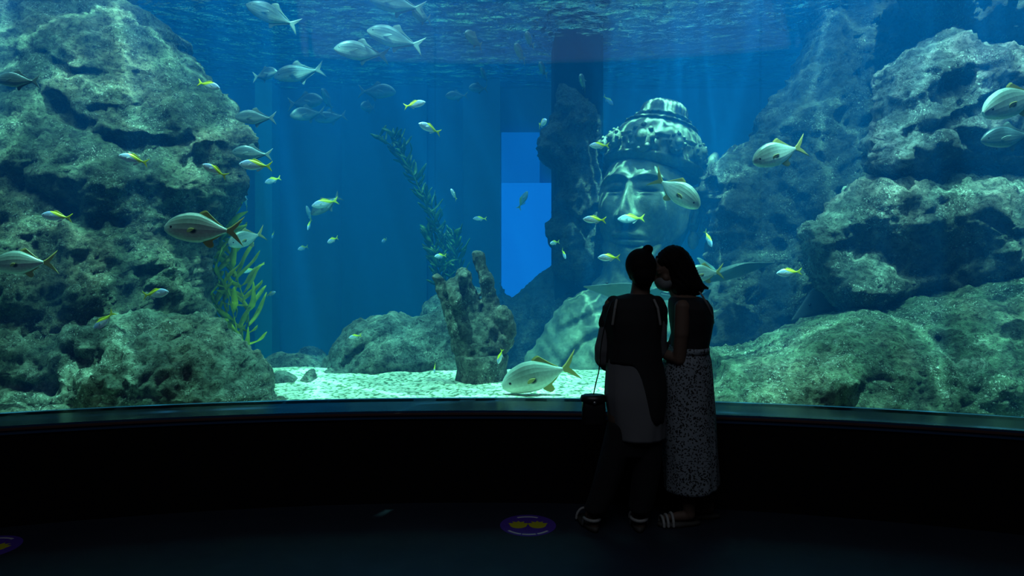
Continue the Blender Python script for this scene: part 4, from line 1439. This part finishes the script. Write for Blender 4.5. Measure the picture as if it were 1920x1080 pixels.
# hair: cap over the skull, nape, and the bun
hb = MB()
T = lambda *a: hA + RA @ Vector(a)
hb.ell(T(0, .020, .030), (.086, .098, .096), 28, 18, RA)
hb.ell(T(0, .050, -.030), (.066, .060, .070), 24, 14, RA)
for s in (-1, 1): hb.ell(T(s * .062, .01, .0), (.016, .035, .045), 16, 10, RA)
hb.chain([(*T(0, .07, .09), .022), (*A.p(1211, 476, -.03), .024)], 14)
hb.ell(A.p(1213, 467.5, -.03), (.029, .031, .027), 20, 14)
for q in range(6):
    t = 2 * PI * q / 6
    hb.ell(A.p(1213, 467, -.03) + Vector((.016 * math.cos(t), .016 * math.sin(t), .004)), (.014, .014, .014), 12, 8)
hb.remesh('hair', M['hair'], rA, .006, 3)
# pale tunic with loose sleeves
tun = [A.row(570, 1187, 50, .095), A.row(600, 1186, 55, .118), A.row(650, 1187, 50, .112), A.row(690, 1189, 53, .12), A.row(740, 1191, 57, .14), A.row(790, 1195, 52, .145), A.row(819, 1197, 50, .145)]
garment('tunic', tun, 'blouse', rA, ruffle=.018, seed=2)
for sx, ex, ey, fx, fy, s in ((1147, 1133, 668, 1143, 690, -1), (1235, 1233, 652, 1224, 668, 1)):
    sb = MB()
    sb.chain([A.n(sx, 590, .050, .005), A.n((sx + ex) / 2, 625, .054, .015), A.n(ex + 1, ey - 12, .056, .03), A.n(ex + 3, ey + 6, .058, .05), A.n(fx, fy, .040, .12)], 18)
    sb.remesh('sleeve', M['blouse'], rA, .009, 4)
# black vest with cap shoulders and an uneven tail
def hemA(a):
    x = math.cos(a)
    tail = 1. / (1 + math.exp(-(x - .12) * 14))
    return .62 + .38 * tail if math.sin(a) < .55 else .62
ves = [A.row(551, 1198, 23, .062), A.row(559, 1190, 46, .088), A.row(575, 1187, 57.5, .112), A.row(600, 1186, 57, .124), A.row(640, 1187, 52, .118), A.row(680, 1189, 53, .122), A.row(705, 1192, 56, .13), A.row(735, 1195, 56, .145),
       A.row(786, 1199, 46, .152)]
garment('vest', ves, 'vest', rA, n=96, hem=hemA, ruffle=.010, seed=5, th=.007)
for sx, ex, s in ((1147, 1139, -1), (1235, 1236, 1)):
    cb = MB().chain([A.n(sx + s * -4, 569, .046), A.n(sx, 584, .054, .005), A.n(ex, 606, .050, .012)], 18)
    cb.remesh('cap_sleeve', M['vest'], rA, .008, 4)
for x0, x1 in ((1152, 1143), (1221, 1230)):
    sp = MB().chain([A.n(x0, 561, .0075, -.085), A.n((x0 + x1) / 2, 575, .0075, -.118), A.n(x1, 604, .0075, -.118)], 8)
    sp.build('shoulder_strap', M['strap'], rA)
# wide black trousers
tb = MB()
for hx, kx, ax in ((1166, 1144, 1116), (1214, 1212, 1200)):
    tb.loft([A.row(792, hx, 27, .11), A.row(830, (hx * 2 + kx) / 3, 28, .105), A.row(880, kx, 26, .095), A.row(925, (kx + ax) / 2, 24, .09), A.row(956, ax, 22, .085)], 28)
tb.loft([A.row(786, 1190, 50, .125), A.row(815, 1189, 50, .12), A.row(850, 1185, 44, .10)], 32)
tb.remesh('trousers', M['trouser'], rA, .009, 4)
for ax, yaw in ((1109, 14), (1198, -6)):
    R = Matrix.Translation((A.p(ax, 990).x, 4.02, 0)) @ Matrix.Rotation(math.radians(yaw), 4, 'Z')
    sb = MB()
    ring0, ring1 = [], []
    for j in range(28):
        t = 2 * PI * j / 28
        x = .042 * math.cos(t) * (1.12 if math.sin(t) > 0 else .9); y = .05 + .125 * math.sin(t)
        ring0.append(R @ Vector((x, y, .001))); ring1.append(R @ Vector((x, y, .024)))
    so = sb.rings([ring0, ring1]).build('sandal', M['sole'], rA)
    tp = MB()
    arcp = lambda y, h, w: [(*(R @ Vector((w * math.cos(PI * k / 10), y, .015 + h * math.sin(PI * k / 10)))), .0075) for k in range(11)]
    MB().chain(arcp(.125, .057, .046), 8).build('sandal_strap', M['white'], so)
    tp.chain([(*(R @ Vector((.044 * math.cos(PI + PI * k / 10), .0 + .062 * math.sin(PI + PI * k / 10), .062))), .0095) for k in range(11)], 8)
    for s in (-1, 1): tp.chain([(*(R @ Vector((s * .044, .02, .02))), .008), (*(R @ Vector((s * .044, .0, .062))), .008)], 8)
    o = tp.build('sandal_strap', M['white'], so)
localize(rA)
for so in [c for c in rA.children if c.name.startswith('sandal')]:
    for ch in so.children: ch.data.transform(Matrix.Translation(-rA.location))

# handbag hanging at her left side
bg = empty('handbag', A.p(1113, 797, .0))
tag(bg, 'small black handbag on a thin strap beside the person with the hair bun', 'bag')
b0 = bg.location.copy()
bm = bmesh.new()
vs = []
for z, w, dpt in ((0, .058, .034), (.02, .064, .042), (.10, .066, .042), (.155, .060, .030), (.165, .052, .022)):
    ring = []
    for j in range(24):
        t = 2 * PI * j / 24
        ring.append(bm.verts.new((w * math.copysign(abs(math.cos(t)) ** .45, math.cos(t)), dpt * math.copysign(abs(math.sin(t)) ** .45, math.sin(t)), z)))
    vs.append(ring)
for a, b in zip(vs[:-1], vs[1:]):
    for j in range(24): bm.faces.new((a[j], a[(j + 1) % 24], b[(j + 1) % 24], b[j]))
bm.faces.new(vs[0][::-1]); bm.faces.new(vs[-1])
me = bpy.data.meshes.new('bag'); bm.to_mesh(me); bm.free()
link_mesh('bag_body', me, M['bag'], bg)
fl_ = MB().loft([((0, -.004, .172), .056, .034), ((0, -.004, .165), .068, .046), ((0, -.006, .150), .072, .049), ((0, -.010, .135), .070, .046)], 28)
fl_.build('flap', M['bag'], bg)
MB().ell((0, -.056, .135), (.010, .004, .008), 14, 8).build('buckle', M['metal'], bg)
for s in (-1, 1):
    MB().chain([(s * .064, 0, .135, .006), (s * .070, 0, .150, .006), (s * .064, 0, .165, .006)], 8).build('ring', M['metal'], bg)
sh = [A.p(1111, 748, 0), A.p(1117, 715, -.02), A.p(1121, 690, -.055), A.p(1124, 640, -.085), A.p(1137, 580, -.085), A.p(1148, 562, -.03), A.p(1146, 566, .06)]
sh = [Vector(v) - b0 for v in catmull(sh, 6, False)]
MB().chain([(*v, .0036) for v in sh], 8).build('strap', M['bag'], bg)

# ---- right woman, long hair, turned to the left
B = Fig(4.12)
rB = empty('person', (B.p(1290, 970).x, 4.12, 0))
tag(rB, 'person with long black hair, sleeveless black top, printed midi skirt and face mask, facing left', 'person')
hB = B.p(1253, 507, .0)
RB = Euler((math.radians(24), math.radians(0), math.radians(-78)), 'XYZ').to_matrix()
mb = MB()
head(mb, hB, .215, RB)
mb.chain([B.n(1263, 530, .046), B.n(1276, 556, .052)], 16)
mb.loft([B.row(550, 1276, 17, .05), B.row(560, 1288, 30, .13), B.row(574, 1292, 36, .165), B.row(600, 1294, 37, .15), B.row(630, 1294, 33, .125), B.row(658, 1291, 31, .12), B.row(700, 1288, 40, .14),
         B.row(740, 1289, 42, .15), B.row(775, 1288, 38, .14)], 32)
for (hx, hdy, kx, ax, ay, dy) in ((1283, -.07, 1281, 1288, 948, -.05), (1296, .07, 1312, 1333, 944, .06)):
    mb.chain([B.n(hx, 770, .08, hdy), B.n(kx, 860, .052, dy), B.n((kx * .5 + ax * .5), 900, .048, dy), B.n(ax, ay, .034, dy), B.n(ax + 1, 958, .033, dy)], 14)
    mb.chain([B.n(ax + 2, 961, .027, dy), B.n(ax - 20, 962, .028, dy), B.n(ax - 45, 964.5, .018, dy - .005)], 12)
for sx, sy, sdy, ex, ey, edy, wx, wy, wdy, mir in ((1270, 574, -.125, 1265, 668, -.115, 1226, 652, -.02, 1), (1300, 574, .13, 1272, 662, .16, 1226, 640, .10, -1)):
    mb.chain([B.n(sx, sy, .046, sdy), B.n((sx + ex) / 2, (sy + ey) / 2, .042, (sdy + edy) / 2 - .01 * mir), B.n(ex, ey, .036, edy), B.n((ex + wx) / 2, (ey + wy) / 2 + 2, .031, (edy + wdy) / 2), B.n(wx, wy, .024, wdy)], 14)
    wp = B.p(wx - 2, wy, wdy)
    hand(mb, wp, wp - B.p(ex, ey, edy), (.2, 0, 1), .6, mir)
mb.remesh('body', M['skin'], rB, .0062, 3)
# long hair: outline from crown to the tips, full head depth
hair = solid_outline('hair', [(1229, 487), (1240, 470), (1261, 459.5), (1281, 466), (1297, 486), (1309, 514), (1319, 533), (1329, 541), (1318, 543), (1312, 552), (1288, 556), (1268, 556), (1256, 544), (1251, 524),
                              (1243, 508), (1233, 502)], 4.12, .105, .105, .085, .006, M['hair'],
                     nz=lambda V, s: .0035 * np.sin(V[:, 0] * 190 + V[:, 2] * 120 + V[:, 1] * 90 + 3 * fbm(V * 12, 4, 2)))
hair.parent = rB
# face mask over nose and chin
mk = MB()
T = lambda *a: hB + RB @ (Vector(a) * (.215 / .22))
mk.ell(T(0, -.050, -.052), (.057, .054, .050), 24, 16, RB)
mk.ell(T(0, -.090, -.034), (.022, .018, .026), 16, 10, RB)
mk.remesh('face_mask', M['mask'], rB, .006, 3)
top = [B.row(556, 1284, 25, .105), B.row(562, 1290, 35, .15), B.row(576, 1294, 40, .175), B.row(600, 1296, 40, .165), B.row(630, 1296, 35.5, .142), B.row(650, 1293, 34, .135), B.row(662, 1291, 36, .14)]
garment('top', top, 'vest', rB, ruffle=.010, seed=3)
sk = [B.row(654, 1291, 36, .138), B.row(675, 1288, 44, .150), B.row(705, 1287, 49, .155), B.row(760, 1288, 51, .157), B.row(820, 1291, 51, .157), B.row(870, 1295, 51, .157), B.row(914, 1297, 51, .157)]
garment('skirt', sk, 'skirt', rB, n=96, m=60, ruffle=.020, seed=1, hem=lambda a: 1.0 - .035 * (math.cos(a) + .2 * math.sin(a)) * (1 if math.cos(a) > 0 else .3) )
MB().loft([B.row(649, 1292, 36.5, .141), B.row(660, 1291, 38, .146)], 48).build('waistband', M['skirt'], rB)
sp = MB().chain([B.n(1299, 545, .005, -.15), B.n(1303, 552, .0055, -.165), B.n(1314, 570, .0055, -.155), B.n(1326, 590, .0055, -.11), B.n(1336, 605, .0055, -.02), B.n(1331, 620, .0055, .08)], 8)
sp.build('bag_strap', M['strap'], rB)
for ax, dy, yaw in ((1290, -.05, 96), (1335, .06, 84)):
    base = B.p(ax, 970, dy)
    R = Matrix.Translation((base.x, base.y, 0)) @ Matrix.Rotation(math.radians(yaw), 4, 'Z')
    ring0, ring1 = [], []
    for j in range(28):
        t = 2 * PI * j / 28
        x = .040 * math.cos(t) * (1.12 if math.sin(t) > 0 else .9); y = .065 + .125 * math.sin(t)
        ring0.append(R @ Vector((x, y, .001))); ring1.append(R @ Vector((x, y, .022)))
    so = MB().rings([ring0, ring1]).build('sandal', M['sole'], rB)
    for y in (.11, .14, .165):
        MB().chain([(*(R @ Vector((.044 * math.cos(PI * k / 10), y, .012 + (.062 - (y - .1) * .3) * math.sin(PI * k / 10)))), .0085) for k in range(11)], 8).build('sandal_strap', M['white'], so)
localize(rB)
for so in [c for c in rB.children if c.name.startswith('sandal')]:
    for ch in so.children: ch.data.transform(Matrix.Translation(-rB.location))

# ------------------------------------------------------------------ floor stickers
M['st_purple'] = simple('sticker_purple', (.10, .04, .42), .5)
M['st_blue'] = simple('sticker_blue', (.05, .04, .42), .5)
M['st_yellow'] = simple('sticker_yellow', (.62, .60, .02), .5)
M['st_white'] = simple('sticker_white', (.7, .7, .75), .5)


def prism(pts, z0, z1):
    n = len(pts)
    return MB().add([(x, y, z0) for x, y in pts] + [(x, y, z1) for x, y in pts],
                    [tuple(reversed(range(n))), tuple(range(n, 2 * n))] + [(i, (i + 1) % n, n + (i + 1) % n, n + i) for i in range(n)])


def sticker(px, py, label):
    d = HC * F / (py - YH)
    r = empty('floor_sticker', ((px - 960) * d / F, d, .0)); tag(r, label, 'sticker', 'round floor stickers')
    c = [(.158 * math.cos(2 * PI * k / 64), .158 * math.sin(2 * PI * k / 64)) for k in range(64)]
    prism(c, .0, .0015).build('disc', M['st_purple'], r, smooth=False)
    for s in (-1, 1):
        # blossom-shaped foot mark: round heel, fan of five points
        pts = []
        for k in range(41):
            t = PI + PI * k / 40
            pts.append((.048 * math.cos(t), .045 * math.sin(t)))
        fan = []
        for k in range(5):
            a = math.radians(18 + 36 * k)
            fan += [(.060 * math.cos(a), .012 + .052 * math.sin(a)), (.034 * math.cos(a + math.radians(18)), .010 + .034 * math.sin(a + math.radians(18)))]
        pts += fan[:-1]
        prism([(x + s * .054, y - .002) for x, y in pts], .0015, .0026).build('foot_mark', M['st_yellow'], r, smooth=False)
    for a0, a1, rr, wd in ((62, 118, .118, .014), (216, 252, .128, .014), (255, 287, .128, .014), (291, 322, .128, .014)):
        ks = [math.radians(a0 + (a1 - a0) * k / 16) for k in range(17)]
        prism([((rr + wd) * math.cos(k), (rr + wd) * math.sin(k)) for k in ks] + [(rr * math.cos(k), rr * math.sin(k)) for k in reversed(ks)], .0015, .0024).build('lettering', M['st_white'], r, smooth=False)


sticker(990, 985, 'round purple floor sticker with two yellow foot marks left of the standing people')
sticker(-25, 1027, 'round purple floor sticker cut by the left picture edge')

# ------------------------------------------------------------------ lamps
def area(name, loc, size, sy, col, e, rot=(0, 0, 0)):
    l = bpy.data.lights.new(name, 'AREA'); l.shape = 'RECTANGLE'; l.size = size; l.size_y = sy
    l.color = col; l.energy = e
    o = bpy.data.objects.new(name, l); o.location = loc; o.rotation_euler = rot
    COL.objects.link(o)
    return o


def spot(name, loc, tgt, col, e, deg, rad=.03, caustic=0., scale=9., base=.35, blend=.6):
    l = bpy.data.lights.new(name, 'SPOT'); l.color = col; l.energy = e; l.spot_size = math.radians(deg); l.spot_blend = blend
    l.shadow_soft_size = rad
    o = bpy.data.objects.new(name, l); o.location = loc
    o.rotation_euler = (Vector(tgt) - Vector(loc)).to_track_quat('-Z', 'Y').to_euler()
    COL.objects.link(o)
    if caustic:
        l.use_nodes = True
        nt = l.node_tree; N = nt.nodes; L = nt.links
        em = N['Emission']
        tc = N.new('ShaderNodeTexCoord').outputs['Normal']
        sp = N.new('ShaderNodeSeparateXYZ'); L.new(tc, sp.inputs[0])
        cb = N.new('ShaderNodeCombineXYZ')
        L.new(math_(N, L, 'DIVIDE', sp.outputs[0], sp.outputs[2]), cb.inputs[0])
        L.new(math_(N, L, 'DIVIDE', sp.outputs[1], sp.outputs[2]), cb.inputs[1])
        nz = N.new('ShaderNodeTexNoise'); nz.inputs['Scale'].default_value = scale * .8; nz.inputs['Detail'].default_value = 2
        L.new(cb.outputs[0], nz.inputs['Vector'])
        ds = N.new('ShaderNodeVectorMath'); ds.operation = 'MULTIPLY_ADD'
        L.new(nz.outputs['Color'], ds.inputs[0]); ds.inputs[1].default_value = (1.6 / scale,) * 3; L.new(cb.outputs[0], ds.inputs[2])
        v = voro(N, L, ds.outputs[0], scale, 'DISTANCE_TO_EDGE')
        mr = N.new('ShaderNodeMapRange'); mr.inputs['From Min'].default_value = 0.; mr.inputs['From Max'].default_value = .13
        mr.inputs['To Min'].default_value = 1.; mr.inputs['To Max'].default_value = 0.
        L.new(v, mr.inputs['Value'])
        p = math_(N, L, 'POWER', mr.outputs[0], 2.2)
        s = math_(N, L, 'ADD', math_(N, L, 'MULTIPLY', p, caustic), base)
        L.new(s, em.inputs['Strength'])
    return o


TEAL = (.38, 1., .88)
CYAN = (.30, .82, 1.)
pan = area('tank_light_panel', (-.2, 7.7, 6.4), 10., 4.4, CYAN, 190)
pan.data.spread = math.radians(90)
spot('tank_spotlight', (-2.3, 4.75, 7.6), (-2.4, 5.45, 1.4), TEAL, 1350, 66, caustic=4.5, scale=6.5, base=.45)
spot('tank_spotlight', (-.2, 5.4, 7.8), (-.3, 5.8, .5), TEAL, 1750, 44, caustic=1.2, scale=12., base=.7)
spot('tank_spotlight', (1.45, 6.95, 7.8), (1.62, 7.72, 1.8), TEAL, 2000, 21, rad=.01, caustic=9, scale=20., base=.10)
spot('tank_spotlight', (2.7, 4.72, 7.6), (3.3, 5.8, 1.0), TEAL, 3000, 56, caustic=2.6, scale=8., base=.6)
for x, y, rz in ((-2.7, 4.72, .29), (2.9, 4.72, -.33)):
    bar = area('tank_fill_strip', (x, y, 5.0), 3.2, .25, TEAL, 55, (math.radians(14), 0, rz))  # added fill bars, brighten the rock fronts from the glass side
    bar.data.spread = math.radians(110)
area('gallery_ceiling_light', (0, .6, 4.2), 3., 2.5, (.75, .85, 1.), 22.)

# ------------------------------------------------------------------ world, camera, view
w = bpy.data.worlds.new('dark_gallery'); SC.world = w; w.use_nodes = True
w.node_tree.nodes['Background'].inputs['Color'].default_value = (.02, .03, .05, 1)
w.node_tree.nodes['Background'].inputs['Strength'].default_value = .02

cam = bpy.data.cameras.new('camera'); cam.sensor_width = 36.; cam.lens = 36. * F / 1920.
cam.shift_y = -(540 - YH) / 1920.
cam.clip_start = .05; cam.clip_end = 60
co = bpy.data.objects.new('camera', cam); co.location = (0, 0, HC); co.rotation_euler = (PI / 2, 0, 0)
COL.objects.link(co); SC.camera = co
SC.view_settings.view_transform = 'Standard'; SC.view_settings.look = 'None'
SC.view_settings.gamma = 1.; SC.view_settings.use_curve_mapping = False
SC.view_settings.exposure = 0.
c = SC.cycles
c.use_denoising = True
try:
    c.denoiser = 'OPENIMAGEDENOISE'
except Exception:
    pass
c.max_bounces = 6; c.diffuse_bounces = 2; c.glossy_bounces = 3; c.transmission_bounces = 4; c.volume_bounces = 0; c.transparent_max_bounces = 24
c.caustics_reflective = False; c.caustics_refractive = False
c.sample_clamp_indirect = 3.
